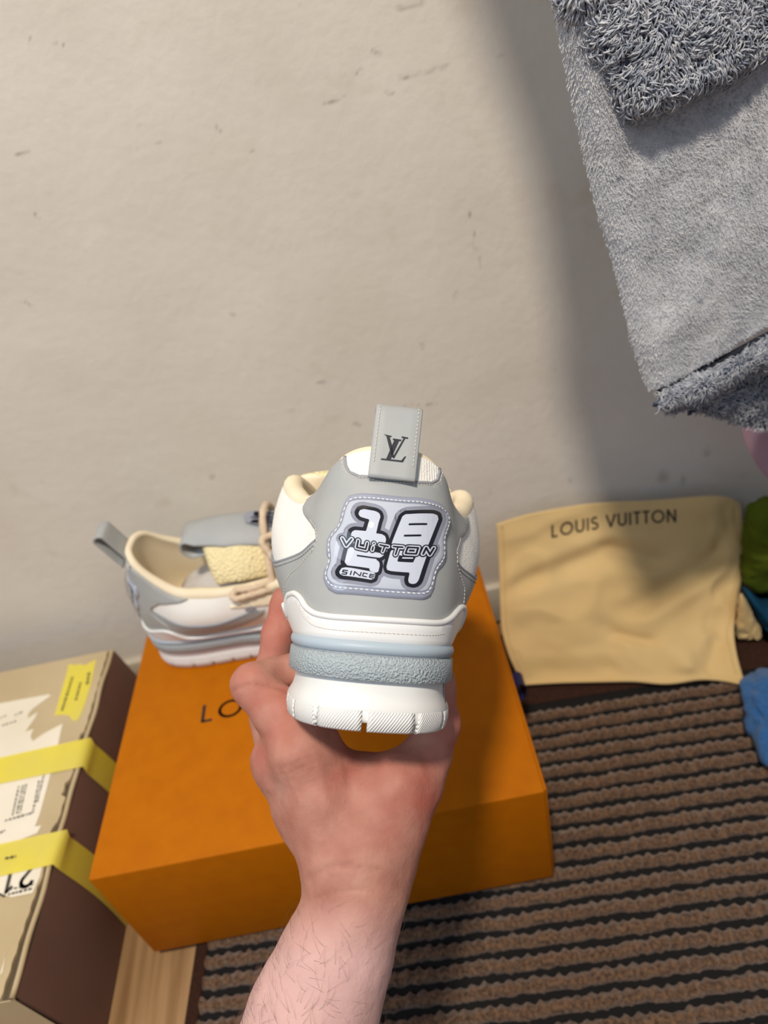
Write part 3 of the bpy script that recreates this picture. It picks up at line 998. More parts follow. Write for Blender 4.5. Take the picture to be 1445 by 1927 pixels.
NOTCH = px_st(C1([(490, 330), (490, 390), (510, 428), (560, 450), (700, 466), (860, 482), (930, 484), (960, 468), (972, 420), (968, 372)]))
PATCH = px_st(C3([(330, 85), (420, 60), (560, 62), (700, 75), (900, 95), (1150, 125), (1250, 170), (1310, 260), (1335, 370), (1310, 480), (1275, 570), (1290, 660), (1285, 760), (1250, 830), (1200, 880),
                  (1185, 960), (1170, 1050), (1130, 1140), (1060, 1170), (800, 1155), (500, 1130), (200, 1110), (120, 1060), (75, 960), (80, 860), (130, 770), (105, 680), (110, 560), (150, 470),
                  (230, 390), (245, 280), (285, 160)]))
FILLS = [[(425, 290), (440, 255), (480, 237), (590, 240), (630, 255), (645, 290), (625, 350), (595, 470), (660, 475), (695, 495), (705, 530), (690, 600), (340, 600), (345, 530), (350, 490), (380, 465), (490, 460), (530, 335), (450, 325), (430, 315)],
         [(865, 300), (890, 278), (1010, 290), (1130, 305), (1170, 325), (1180, 365), (1105, 600), (1090, 640), (760, 600), (775, 545)],
         [(755, 660), (710, 820), (720, 850), (760, 862), (945, 885), (928, 960), (932, 990), (965, 1005), (1000, 995), (1020, 960), (1085, 735), (1090, 690), (770, 640)],
         [(320, 640), (690, 680), (662, 712), (630, 724), (590, 745), (625, 762), (637, 800), (618, 875), (585, 885), (520, 866), (522, 846), (310, 828), (285, 800), (300, 720)],
         [(240, 890), (260, 855), (300, 846), (570, 880), (586, 900), (572, 945), (540, 962), (265, 930), (243, 912)]]
HOLES4 = [(845, 700), (1000, 725), (975, 785), (825, 765)]
SLOTS = [((935, 388), (1075, 405), 20), ((895, 500), (1030, 515), 20), ((402, 722), (640, 733), 16), ((300, 838), (512, 852), 20)]
WORD = [[(268, 560), (300, 632), (350, 560)], [(412, 568), (397, 640), (485, 650), (502, 582)], [(562, 618), (553, 650)], [(572, 580), (573, 581)], [(637, 590), (730, 605)], [(690, 600), (667, 658)],
        [(785, 605), (878, 620)], [(832, 612), (808, 690)], [(925, 625), (1015, 640), (1000, 700), (905, 685), (925, 625)], [(1057, 705), (1080, 645), (1112, 715), (1145, 652)]]
SINCE = [[(310, 880), (275, 876), (268, 893), (305, 900), (298, 918), (262, 914)], [(345, 885), (335, 920)], [(365, 922), (375, 888), (425, 930), (437, 893)], [(500, 902), (460, 896), (450, 928), (490, 934)],
         [(575, 908), (530, 903), (520, 938), (560, 943)], [(525, 920), (568, 925)]]
# the patch print is mapped through an affine-plus-quadratic fit pixel -> pattern, so it stays crisp
_fx, _fy = np.meshgrid(np.linspace(40, 1360, 12), np.linspace(30, 1190, 12)); _fp = np.stack([_fx.ravel(), _fy.ravel()], 1)
_ft = px_st(C3(_fp)) * (MS, MTT)


def _basis(p):
    x = p[:, 0] / 1000 - .7; y = p[:, 1] / 1000 - .6
    return np.stack([np.ones_like(x), x, y, x * x, x * y, y * y, x ** 3, x * x * y, x * y * y, y ** 3], 1)


_cf = np.linalg.lstsq(_basis(_fp), _ft, rcond=None)[0]


def patch_fn(off):
    return lambda q: on_surface(_basis(np.asarray(q, float)) @ _cf, off)


STAB_TOP = px_st(C1([(182, 1118), (200, 1085), (222, 1068), (245, 1070), (270, 1092), (300, 1140), (340, 1172), (400, 1188), (480, 1196), (600, 1203), (720, 1210), (840, 1217), (940, 1222), (985, 1214), (1020, 1190), (1050, 1155), (1075, 1135), (1088, 1150)]))
QUARTER_L = px_st(C1([(330, 765), (318, 768), (260, 800), (200, 830), (150, 848), (115, 846), (95, 835)]))
TAB = C4([(445, 118), (1020, 182), (930, 1008), (345, 940)])
LV = [[(540, 440), (637, 462), (632, 476), (612, 474), (640, 570), (668, 735), (655, 738), (628, 690), (570, 462)], [(640, 722), (668, 738), (805, 494), (838, 498), (842, 482), (762, 466), (758, 484), (784, 490), (660, 705)],
      [(655, 492), (757, 508), (752, 526), (728, 524), (625, 752), (568, 745), (668, 515), (650, 512)], [(500, 748), (512, 738), (640, 752), (755, 764), (800, 712), (815, 716), (775, 788), (640, 772), (505, 756)]]


def sweep(name, prof, s0, s1, n, mat, parent, closed=False, caps=True, taper=None):
    """profile [(offset, z)] swept round the plan outline between s0 and s1"""
    s = np.linspace(s0, s1, n, endpoint=not closed)
    p, nr = base_curve(((s + 1) % 2) - 1 if closed else np.clip(s, -1, 1))
    k = len(prof); V = np.zeros((n, k, 3)); uv = np.zeros((n, k, 2))
    for j, (o, z) in enumerate(prof):
        V[:, j, :2] = p + nr * o; V[:, j, 2] = z
        uv[:, j, 0] = s * MS; uv[:, j, 1] = z
    if taper is not None: V = taper(s, V)
    V = spring(V)
    F = grid_faces(n, k, closed_n=closed, closed_m=True)
    if not closed and caps: F += [tuple(range(k))[::-1], tuple((n - 1) * k + j for j in range(k))]
    return fix_normals(obj(name, V.reshape(-1, 3), F, mat, parent, uv=uv.reshape(-1, 2)))


def make_shoe(name, mtx, label, on_box):
    root = empty(name, mat=Matrix(mtx.tolist())); tag(root, label, 'shoe')
    # --- upper
    ns, nt = 300, 30
    s = np.linspace(-1, 1, ns, endpoint=False); t = np.linspace(0, 1, nt)
    sg, tg = np.meshgrid(s, t, indexing='ij')
    up = obj('upper', S(sg, tg).reshape(-1, 3), grid_faces(ns, nt, closed_n=True), MT['mesh'], root)
    # --- heel counter, quarters, eyestay, toe
    hc = panel('heel_counter', COUNTER, .0017, .0012, MT['grey'], root, base=.0004)
    lp = inset_loop(COUNTER, .0026)
    keep = lp[(lp[:, 1] > .30)]
    stitch_line('stitching', np.array([p for p in lp if p[1] > .28 and abs(p[0]) > .155]), .0021, MT['thread'], hc) if False else None
    for a in (NOTCH,):
        q = a * (MS, MTT); cen = q.mean(0)
        q2 = q + (q - cen) / (np.linalg.norm(q - cen, axis=1)[:, None]) * .0026
        stitch_line('stitching', q2 / (MS, MTT), .0021, MT['thread'], hc)
        V, F = tube(on_surface(resample(q, .0015), .0014), .0009, 7); obj('piping', V, F, MT['greyedge'], hc)
    for side in (-1, 1):
        e = np.array([p for p in (_tl if side < 0 else COUNTER[:26]) if abs(p[0]) > .10 and p[1] < .78 and p[1] > .1])
        e2 = e - np.stack([np.full(len(e), side * .006), np.zeros(len(e))], 1)
        stitch_line('stitching', e2, .0022, MT['thread'], hc)
        # quarter panel: grey wing running forward from the counter
        qs = [(.13, .56), (.17, .545), (.22, .53), (.27, .51), (.32, .50), (.37, .51), (.42, .55), (.46, .60), (.49, .61), (.51, .57), (.50, .48), (.47, .38), (.43, .26), (.37, .18), (.31, .13), (.25, .08), (.2, .04), (.13, .04)]
        qp = panel('quarter_panel', [(side * a, b) for a, b in qs], .0010, .0009, MT['grey'], root, base=.0002)
        stitch_line('stitching', [(side * a, b - .035) for a, b in qs[:8]], .0014, MT['greyedge'], qp)
        V, F = tube(on_surface(resample(np.array([(side * a, b) for a, b in qs[:9]]) * (MS, MTT), .002), .0009), .0008, 6); obj('piping', V, F, MT['greyedge'], qp)
        ey = [(.42, .80), (.46, .90), (.50, .985), (.56, .985), (.64, .985), (.72, .985), (.80, .985), (.80, .78), (.74, .72), (.66, .66), (.60, .56), (.54, .62), (.48, .72)]
        es = panel('eyestay', [(side * a, b) for a, b in ey], .0016, .0012, MT['cream'], root, base=.0002)
        ov = [(.52, .50), (.56, .42), (.60, .30), (.66, .22), (.74, .2), (.86, .22), (.93, .25), (.93, .02), (.80, .02), (.64, .02), (.50, .04), (.52, .2), (.55, .32), (.53, .42)]
        panel('side_overlay', [(side * a, b) for a, b in ov], .0014, .0011, MT['cream'], root, base=.0002)
        # ribs of the vented side mesh
        for k in range(7):
            ln = [(side * (.60 + .02 * k + .05 * f), .30 + .03 * k + .22 * f - .0 * k) for f in np.linspace(0, 1, 8)]
            V, F = tube(on_surface(np.array(ln) * (MS, MTT), .0007), .0008, 6); obj('vent_rib', V, F, MT['cream'], root)
        # eyelet slot
        V, F = tube(on_surface(np.array([(side * (.475 + .012 * math.cos(a)), .70 + .035 * math.sin(a)) for a in np.linspace(0, 2 * np.pi, 14)]) * (MS, MTT), .0018), .0007, 6)
        obj('eyelet', V, F, MT['greyedge'], es)
    tc = [(-.99, .02), (-.9, .02), (-.85, .1), (-.84, .3), (-.86, .45), (-.9, .55), (-.95, .6), (-.99, .62)]
    panel('toe_cap', tc, .0012, .001, MT['cream'], root, base=.0003); panel('toe_cap', [(-a, b) for a, b in tc], .0012, .001, MT['cream'], root, base=.0003)
    # --- collar roll and lining
    sc_ = np.concatenate([np.linspace(-.60, .60, 150)])
    T = S(sc_, np.ones_like(sc_)); p, n2 = base_curve(sc_); n3 = np.c_[n2, np.zeros(len(sc_))]
    tn = np.gradient(T, axis=0); tn /= np.linalg.norm(tn, axis=1)[:, None]
    inw = np.cross(tn, np.array([0, 0, 1.])); inw /= np.linalg.norm(inw, axis=1)[:, None]
    cdir = np.array([0, .09, .09]) - T; sgn = np.sign((inw * (cdir * (1, 1, 0))).sum(1)); inw *= sgn[:, None]
    rr = np.interp(np.abs(sc_), [0, .14, .22, .32, .45, .6], [.0035, .0036, .0050, .0065, .0060, .0035])
    prof = []
    for a in np.linspace(math.pi * 1.05, -.25 * math.pi, 9):
        prof.append(T + inw * (rr * (1 + math.cos(a)))[:, None] + np.array([0, 0, 1.]) * (rr * 1.0 * math.sin(a))[:, None])
    last = prof[-1]; foot, _ = base_curve(sc_)
    for f in (.25, .5, .75, 1.0):
        inner = np.c_[foot, np.full(len(sc_), .050)] - n3 * .007
        b = last * (1 - f) + inner * f; b[:, 2] = last[:, 2] * (1 - f ** 1.2) + .050 * f ** 1.2
        prof.append(spring(b) if False else b)
    G = np.stack(prof, 1)
    fix_normals(obj('collar_lining', G.reshape(-1, 3), grid_faces(len(sc_), len(prof)), MT['cream'], root))
    # white rib-knit heel top shown in the notch
    nk = np.array(NOTCH); lo = nk[:, 0].min() - .008; hi = nk[:, 0].max() + .008; tb = nk[:, 1].min() - .03
    sx, tx = np.meshgrid(np.linspace(lo, hi, 110), np.linspace(tb, 1, 14), indexing='ij')
    wv = .0010 * np.abs(np.sin(sx * MS / .0026 * math.pi))
    obj('rib_knit', (S(sx, tx) + SN(sx, tx) * (.0004 + wv)[..., None]).reshape(-1, 3), grid_faces(110, 14), MT['mesh'], root)
    # insole
    si = np.linspace(-1, 1, 80, endpoint=False); p, n2 = base_curve(si); q = p - n2 * .006
    vo, fs, d = cdt_fill(q, .012); obj('insole', spring(np.c_[vo, np.full(len(vo), .051)]), fs, MT['cream'], root)
    # --- patch with its print
    pt = panel('heel_patch', PATCH, .0022, .0016, MT['pvcrim'], root, base=.0012, step=.003)
    pin = inset_loop(PATCH, .0040)
    panel('patch_field', pin, .0003, .0003, MT['pvc'], pt, base=.0034, step=.003, edge_step=.0015)
    k0 = .0038
    lay = []
    for q in FILLS: lay += stroke_shapes(smooth_loop(q, 20), 150, True)
    for wl in WORD: lay += stroke_shapes(resample(wl, 20) if len(wl) > 2 else wl, 118)
    map2d(lay, patch_fn(k0), 'print_halo', MT['p_halo'], pt)
    lay = []
    for q in FILLS:
        lay += stroke_shapes(smooth_loop(q, 20), 76, True)
        vo, fs, _ = cdt_fill(smooth_loop(q, 20), 40); lay.append((vo, fs))
    map2d(lay, patch_fn(k0 + .00008), 'print_outline', MT['p_black'], pt)
    lay = []
    for i, q in enumerate(FILLS):
        vo, fs, _ = cdt_fill(smooth_loop(q, 20), 40, holes=[smooth_loop(HOLES4, 20)] if i == 2 else ()); lay.append((vo, fs))
    map2d(lay, patch_fn(k0 + .00016), 'print_numerals', MT['p_light'], pt)
    lay = []
    for a, b, w_ in SLOTS: lay += stroke_shapes([a, b], w_)
    for wl in SINCE: lay += stroke_shapes(wl, 11)
    for wl in WORD: lay += stroke_shapes(wl, 66)
    map2d(lay, patch_fn(k0 + .00024), 'print_word_edge', MT['p_black'], pt)
    lay = []
    for wl in WORD: lay += stroke_shapes(wl, 42)
    lay += stroke_shapes([(880, 730), (968, 740)], 14)
    map2d(lay, patch_fn(k0 + .00032), 'print_word', MT['p_light'], pt)
    lay = []
    for wl in WORD: lay += stroke_shapes(wl, 17)
    map2d(lay, patch_fn(k0 + .0004), 'print_word_core', MT['p_black'], pt)
    q = smooth_loop(np.asarray(inset_loop(PATCH, .0036)) * (MS, MTT), .002)
    vo, fs, d = cdt_fill(q, .003, insets=(.001,)); kk = np.clip(d / .004, 0, 1)
    cc = (vo - vo.mean(0)) / (.024, .021)
    bul = .0015 * np.sqrt(1 - (1 - kk) ** 2) + .0016 * np.clip(1 - (cc ** 2).sum(1) / 1.6, 0, 1) + .0013 * np.sin((vo[:, 1] - vo[:, 1].mean()) * 125) * kk
    obj('clear_cover', on_surface(vo, (k0 + .0004 + bul)[:, None]), fs, MT['clear'], pt)
    stitch_line('stitching', inset_loop(PATCH, .0029), .0036, MT['threadw'], pt, closed=True, pitch=.0030, ln=.0021, rad=.00042)
    # --- pull tab
    A3 = HELD[:3, :3]; o3 = HELD[:3, 3]
    nrm = np.array([0, -1.0, .16]); nrm /= np.linalg.norm(nrm); p0 = np.array([0, .0044, .118])
    cl = (CAM - o3) @ A3

    def tab_px(px, off=0.):
        out = []
        for x, y in np.asarray(px, float):
            d = ray(x, y) @ A3; k = ((p0 + nrm * off - cl) @ nrm) / (d @ nrm); out.append(cl + k * d)
        return np.array(out)
    tq = tab_px(TAB); tl, tr, br, bl = tq
    bl = bl + (bl - tl) * .03; br = br + (br - tr) * .03
    back = -nrm * .0105
    path = [0, .25, .5, .75, .9, .97]
    L_ = [bl + (tl - bl) * f for f in path]; R_ = [br + (tr - br) * f for f in path]
    upv = (tl - bl) / np.linalg.norm(tl - bl)
    for a in (30, 60, 90, 120, 150):
        ar_ = math.radians(a); dlt = back * (1 - math.cos(ar_)) / 2 + upv * .0042 * math.sin(ar_)
        L_.append(L_[5] + dlt); R_.append(R_[5] + dlt)
    for f in (.95, .7, .4, .1):
        L_.append(bl + (tl - bl) * f + back); R_.append(br + (tr - br) * f + back)
    L_ = catmull(L_, 50); R_ = catmull(R_, 50)
    wdir = (R_ - L_); wl_ = np.linalg.norm(wdir, axis=1)[:, None]; wdir = wdir / wl_
    dn_ = np.gradient(L_, axis=0); nn = np.cross(dn_, wdir); nn /= np.linalg.norm(nn, axis=1)[:, None]
    if nn[5] @ nrm < 0: nn = -nn
    rows = []
    for f, o in ((0, -.5), (0, .3), (.03, .5), (.25, .5), (.5, .5), (.75, .5), (.97, .5), (1, .3), (1, -.5), (.5, -.5)):
        rows.append(L_ + wdir * wl_ * f + nn * (o * .0022))
    G = np.stack(rows, 1)
    hinge = (bl + br) / 2; ca, sa = (math.cos(.5), math.sin(.5)) if on_box else (1., 0.)

    def swing(P):
        P = np.asarray(P, float) - hinge; k = np.clip(P[..., 2:3] / .006, 0, 1) if on_box else 1
        Q = np.stack([P[..., 0], P[..., 1] * ca - P[..., 2] * sa, P[..., 1] * sa + P[..., 2] * ca], -1)
        return (Q * k + P * (1 - k) if on_box else Q) + hinge
    tab = fix_normals(obj('pull_tab', swing(G.reshape(-1, 3)), grid_faces(50, 10, closed_m=True) + [tuple(range(10)), tuple(range(490, 500))], MT['grey'], root))
    for f in (.085, .915):
        mb = MB(); P = (L_ + wdir * wl_ * f + nn * .0013)[3:30]; P = swing(resample(P, .0022))
        for i in range(len(P) - 1):
            V, F = tube(np.array([P[i], P[i] * .65 + P[i + 1] * .35, P[i] * .3 + P[i + 1] * .7]), [.0002, .0003, .0002], 5); mb.add(V, F)
        mb.build('stitching', MT['thread'], tab)['kind'] = 'stuff'
    lay = []
    for q in LV:
        vo, fs, _ = cdt_fill(np.array(q, float), 400); lay.append((vo, fs))
    map2d(lay, lambda q: swing(tab_px(C4(q), .0013)), 'monogram_print', MT['logo'], tab)
    # --- heel stabiliser, midsole, outsole
    st = STAB_TOP.copy()
    st = np.vstack([[(-.52, .05), (-.42, .07), (-.32, .09), (-.25, .13)], st, [(.25, .13), (.32, .09), (.42, .07), (.52, .05)]])
    st = st[np.argsort(st[:, 0])]
    bb = np.stack([np.linspace(.52, -.52, 80), np.full(80, .004)], 1)
    sb = panel('heel_stabiliser', np.vstack([st, bb]), .0034, .0014, MT['whitep'], root, base=.0003, step=.003)
    V, F = tube(on_surface(resample(catmull(st, 160) * (MS, MTT), .0015), .0030), .0016, 8); obj('rolled_lip', V, F, MT['whitep'], sb)
    stitch_line('stitching', [(a, b - .055) for a, b in catmull(STAB_TOP[4:-4], 60)], .0038, MT['thread'], sb, rad=.0002)
    sweep('midsole_rim', [(-.004, .0352), (.0034, .0358), (.0050, .0372), (.0054, .0390), (.0048, .0408), (.0032, .0420), (-.003, .0428)], -1, 1, 260, MT['rim'], root, closed=True)
    sweep('midsole_groove', [(-.004, .0340), (.0034, .0345), (.0034, .0364), (-.004, .0368)], -1, 1, 200, MT['greyedge'], root, closed=True)

    def strip_taper(s_, V):
        k = np.clip((np.abs(s_) - .40) / .20, 0, 1)[:, None]
        V = V.copy(); V[..., 2] -= .010 * k * np.clip((np.abs(s_)[:, None] > .4), 0, 1); return V
    sweep('heel_strip', [(-.004, .0238), (.0040, .0234), (.0050, .0242), (.0052, .0300), (.0050, .0345), (.0042, .0353), (-.004, .0355)], -.62, .62, 200, MT['strip'], root, taper=strip_taper)
    sweep('midsole', [(-.02, .008), (.0035, .0085), (.0042, .0105), (.0024, .0135), (.0012, .018), (.0008, .026), (.0012, .039), (-.02, .041)], -1, 1, 240, MT['white'], root, closed=True)
    for sd in (() if on_box else (1,)):
        sweep('sole_vent', [(-.001, .0125), (.0030, .0125), (.0018, .018), (.0016, .0235), (-.001, .0235)], sd * .172, sd * .200, 8, MT['greyedge'], root)
    # outsole: core and separate tread blocks round the edge
    osl = sweep('outsole', [(-.03, .0045), (.0030, .0045), (.0036, .0060), (.0040, .0100), (.0030, .0108), (-.03, .011)], -1, 1, 240, MT['white'], root, closed=True)
    vo, fs, d = cdt_fill(base_curve(np.linspace(-1, 1, 70, endpoint=False))[0], .02)
    mbp = MB().add(spring(np.c_[vo, np.full(len(vo), .0042)]), [f[::-1] for f in fs]); mbp.build('sole_plate', MT['white'], osl)
    cuts = [-.155, -.088, -.012, .064, .135]
    c = .155
    while c < .95: c += .062; cuts += [c + (0), ]
    c = -.155
    while c > -.90: c -= .062; cuts += [c]
    cuts = sorted(set([round(x, 4) for x in cuts if abs(x) < .98 ])) 
    for a, b in zip(cuts[:-1], cuts[1:]):
        sweep('tread_block', [(-.012, .0002), (.0020, .0002), (.0036, .0012), (.0046, .0060), (.0044, .0096), (.0036, .0106), (-.012, .0100)], a + .0042, b - .0042, 11, MT['tread'], osl)
    # --- tongue
    cx = np.array([(.0, .206, .093), (.0, .188, .103), (.0, .168, .116), (.0, .152, .128), (.0, .142, .138), (.0, .136, .147)] if not on_box else
                  [(.0, .206, .095), (.0, .188, .107), (.0, .165, .122), (.0, .140, .132), (.0, .112, .136), (.0, .088, .134)])
    droop = .004 if not on_box else .030
    ctr = catmull(cx, 30); wd_ = np.interp(np.linspace(0, 1, 30), [0, .3, .7, .93, 1], [.016, .032, .050, .052, .042] if not on_box else [.016, .030, .044, .043, .030])
    tt = np.gradient(ctr, axis=0); tt /= np.linalg.norm(tt, axis=1)[:, None]
    outn = -np.cross(np.array([1., 0, 0]), tt)
    rows = []
    m_ = 28
    for a in np.linspace(0, 2 * np.pi, m_, endpoint=False):
        x = math.copysign(abs(math.cos(a)) ** .8, math.cos(a)); y = math.copysign(abs(math.sin(a)) ** .8, math.sin(a))
        off = outn * (.0075 * y) - outn * (droop * x * x)          # edges droop round the ankle
        rows.append(ctr + np.array([1., 0, 0]) * (wd_ * x)[:, None] + off)
    G = np.stack(rows, 1)
    tg_ = fix_normals(obj('tongue', G.reshape(-1, 3), grid_faces(30, m_, closed_m=True) + [tuple(range(m_)), tuple(range(29 * m_, 30 * m_))], MT['creammesh'], root))
    half = [i for i in range(m_) if m_ / 2 <= i <= m_ - 1] + [0]
    GL = (G - outn[:, None] * .0006)[:, half]
    fix_normals(obj('tongue_lining', GL.reshape(-1, 3), grid_faces(30, len(half)), MT['cream'], tg_))
    # grey leather strip over the tongue ending in a loop
    lk = 1. if on_box else .35
    e = ctr[-1]; tv = tt[-1]; on = outn[-1]
    pth = [ctr[6] + outn[6] * .0086, ctr[12] + outn[12] * .0090, ctr[18] + outn[18] * .0092, ctr[24] + outn[24] * .0095, e + on * .0098 + tv * .004 * lk, e + on * .007 + tv * .017 * lk, e - on * .003 + tv * .0205 * lk, e - on * .011 + tv * .015 * lk, e - on * .0125 + tv * .004, ctr[24] - outn[24] * .012]
    pth = catmull(pth, 48); ww = np.interp(np.linspace(0, 1, 48), [0, .3, .5, 1], [.024, .025, .0165, .015])
    dn_ = np.gradient(pth, axis=0); nn = np.cross(dn_, np.array([1., 0, 0])); nn /= np.linalg.norm(nn, axis=1)[:, None]
    dr = (droop * (ww / .038) ** 2 * np.interp(np.arange(48), [0, 20, 26, 47], [1, 1, .2, .2]))
    rows = [pth + np.array([1., 0, 0]) * (ww * f)[:, None] + nn * o - outn[12] * (dr * f * f)[:, None] for f, o in ((-1, -.001), (-1, .0005), (-.96, .001), (-.5, .001), (0, .001), (.5, .001), (.96, .001), (1, .0005), (1, -.001), (0, -.001))]
    ts = fix_normals(obj('tongue_strip', np.stack(rows, 1).reshape(-1, 3), grid_faces(48, 10, closed_m=True) + [tuple(range(10)), tuple(range(470, 480))], MT['grey'], tg_))
    # small emblem on the strip
    i0, i1 = 3, 12
    def strip_pt(u, v, off): 
        i = i0 + v * (i1 - i0); a = int(i); f = i - a; c_ = pth[a] * (1 - f) + pth[a + 1] * f; n_ = nn[a]
        n_ = n_ if n_ @ outn[12] > 0 else -n_
        return c_ + np.array([1., 0, 0]) * u * .013 + n_ * off
    em = [(-.9, .1), (-.95, .5), (-.7, .6), (-.75, .9), (-.2, 1), (.6, .95), (.9, .8), (.85, .5), (.95, .3), (.8, .05), (0, 0)]
    vo, fs, _ = cdt_fill(resample(em, .1, True), .2)
    obj('emblem', [strip_pt(a, b, .0016) for a, b in vo], fs, MT['p_halo'], tg_)
    lay = []
    for q in ([(-.5, .2), (-.55, .75), (-.1, .75), (-.15, .45), (.1, .2)], [(.1, .8), (.2, .35), (.45, .35), (.4, .75), (.7, .8), (.65, .3)]):
        lay += stroke_shapes(resample(q, .08), .16)
    map2d(lay, lambda q: np.array([strip_pt(a, b, .0019) for a, b in q]), 'emblem_print', MT['p_black'], tg_)
    # --- laces: fat round cord in zig-zag over the throat, each run an own piece
    for i, sv in enumerate((.57, .635, .70, .765)):
        a = S(sv, .93) + SN(sv, .93) * .003; b = S(-sv - .02, .93) + SN(-sv - .02, .93) * .003
        top = np.array([0, (a[1] + b[1]) / 2, [.147, .134, .124, .114][i] if on_box else [.138, .128, .121, .113][i]])
        P = catmull([a - (0, 0, .004), a, a * .62 + top * .38 + (.004, 0, .004), top + (.012, 0, -.001), top + (-.012, .002, -.001), b * .62 + top * .38 + (-.004, 0, .004), b, b - (0, 0, .004)], 44)
        V, F = tube(P, .0034 + .0004 * np.sin(np.arange(44) * 1.9), 9); obj('lace', V, F, MT['lace'], root)
    if on_box:        # slack end folded along the near eyestay, and a lace keeper with its knot
        P = catmull([S(.62, .97), S(.56, 1.) + (.002, 0, .004), S(.50, 1.) + (.003, 0, .005), S(.455, 1.) + (.001, 0, .006), S(.45, .97) + (.006, 0, .003), S(.50, .95) + (.005, 0, .003), S(.57, .93) + (.004, 0, .002)], 50)
        V, F = tube(P, .0032 + .0004 * np.sin(np.arange(50) * 1.9), 9); obj('lace', V, F, MT['lace'], root)
        P = catmull([S(.60, .90) + (.003, 0, .0), S(.605, .97) + (.004, .003, .010), S(.60, 1.) + (-.002, 0, .026), S(.59, 1.) + (-.012, -.004, .042), S(.61, 1.) + (-.016, .012, .036), S(.62, .97) + (.004, .006, .012)], 50)
        V, F = tube(P, .0032 + .0004 * np.sin(np.arange(50) * 1.9), 9); obj('lace', V, F, MT['lace'], root)
        a = S(.545, .95) + SN(.545, .95) * .003; b = S(.60, .95) + SN(.60, .95) * .003
        V, F = tube(np.array([a, a * .5 + b * .5 + (0, 0, .001), b]), .0052, 10); obj('lace_keeper', V, F, MT['cream'], root)
    return root


held = make_shoe('sneaker', HELD, 'white and grey chunky sneaker with raised number patch held up in the hand', False)
yaw = math.radians(-92.5)
RB = ROWS.copy(); RB[:, 5] = BOX_TZ; RB[:, 3] = BOX_TX; set_rows(RB)
BX = np.array(Matrix.Translation((.027, .2475, BH + .0003)) @ Matrix.Rotation(yaw, 4, 'Z'))
boxs = make_shoe('sneaker', BX, 'matching white and grey sneaker standing on the orange box', True)
# crumpled tissue paper stuffed in the standing shoe
n, m_ = 40, 20
u, v = np.meshgrid(np.linspace(0, 2 * np.pi, n, endpoint=False), np.linspace(.02, np.pi - .02, m_), indexing='ij')
rid = 1 - 2 * np.abs(NZ.fbm(np.stack([np.cos(u) * np.sin(v) * 2.2, np.sin(u) * np.sin(v) * 2.2, np.cos(v) * 2.2], -1) + 4, 3))
r = 1 + .10 * rid
P = np.stack([.030 * np.sin(v) * np.cos(u) * r, .100 + .052 * np.sin(v) * np.sin(u) * r, .072 + .018 * np.cos(v) * r], -1).reshape(-1, 3)
P = P @ BX[:3, :3].T + BX[:3, 3]
tag(fix_normals(obj('tissue_paper', P, grid_faces(n, m_, closed_n=True), MT['paper'])), 'crumpled grey tissue paper stuffed inside the sneaker on the box', 'paper')

# ------------------------------------------------------------------ hand and forearm


def surface_nets(f, lo, h):
    ins = f < 0
    nx, ny, nz = f.shape
    c = [ins[i:nx - 1 + i, j:ny - 1 + j, k:nz - 1 + k] for i in (0, 1) for j in (0, 1) for k in (0, 1)]
    sm = sum(x.astype(np.int8) for x in c); act = (sm > 0) & (sm < 8)
    idx = -np.ones(act.shape, np.int64); I = np.argwhere(act); idx[act] = np.arange(len(I))
    acc = np.zeros((len(I), 3)); cnt = np.zeros(len(I))
    cor = [(i, j, k) for i in (0, 1) for j in (0, 1) for k in (0, 1)]
    for a in cor:
        for ax in range(3):
            if a[ax]: continue
            b = list(a); b[ax] = 1
            fa = f[I[:, 0] + a[0], I[:, 1] + a[1], I[:, 2] + a[2]]; fb = f[I[:, 0] + b[0], I[:, 1] + b[1], I[:, 2] + b[2]]
            m = (fa < 0) != (fb < 0); t = np.where(m, fa / (fa - fb + 1e-20), 0)
            p = np.tile(np.array(a, float), (len(I), 1)); p[:, ax] = t
            acc[m] += p[m]; cnt[m] += 1
    V = lo + (I + acc / cnt[:, None]) * h
    F = []
    for ax in range(3):
        o1, o2 = [(1, 2), (2, 0), (0, 1)][ax]
        sl = [slice(None)] * 3; sl[ax] = slice(0, -1); s2 = [slice(None)] * 3; s2[ax] = slice(1, None)
        A = ins[tuple(sl)]; B = ins[tuple(s2)]
        E_ = np.argwhere(A != B)
        E_ = E_[(E_[:, o1] > 0) & (E_[:, o2] > 0) & (E_[:, o1] < act.shape[o1]) & (E_[:, o2] < act.shape[o2])]
        q = []
        for d1, d2 in ((0, 0), (1, 0), (1, 1), (0, 1)):
            p = E_.copy(); p[:, o1] -= d1; p[:, o2] -= d2; q.append(idx[p[:, 0], p[:, 1], p[:, 2]])
        q = np.stack(q, 1); fl = A[tuple(E_.T)]
        q[fl] = q[fl][:, ::-1]
        F.append(q)
    return V, np.concatenate(F)


def cone(P, a, b, ra, rb):
    ab = b - a; t = np.clip(((P - a) @ ab) / (ab @ ab), 0, 1)
    return np.linalg.norm(P - a - t[..., None] * ab, axis=-1) - np.float32(ra) - np.float32(rb - ra) * t


def smin(a, b, k):
    k = np.float32(k); h = np.clip(np.float32(.5) + np.float32(.5) * (b - a) / k, 0, 1); return b + (a - b) * h - k * h * (1 - h)


def J(x, y, D): return at(x, y, D).astype(np.float32)


def chain(P, joints, k):
    d = None
    for (a, ra), (b, rb) in zip(joints[:-1], joints[1:]):
        c = cone(P, a, b, ra, rb); d = c if d is None else smin(d, c, k)
    return d


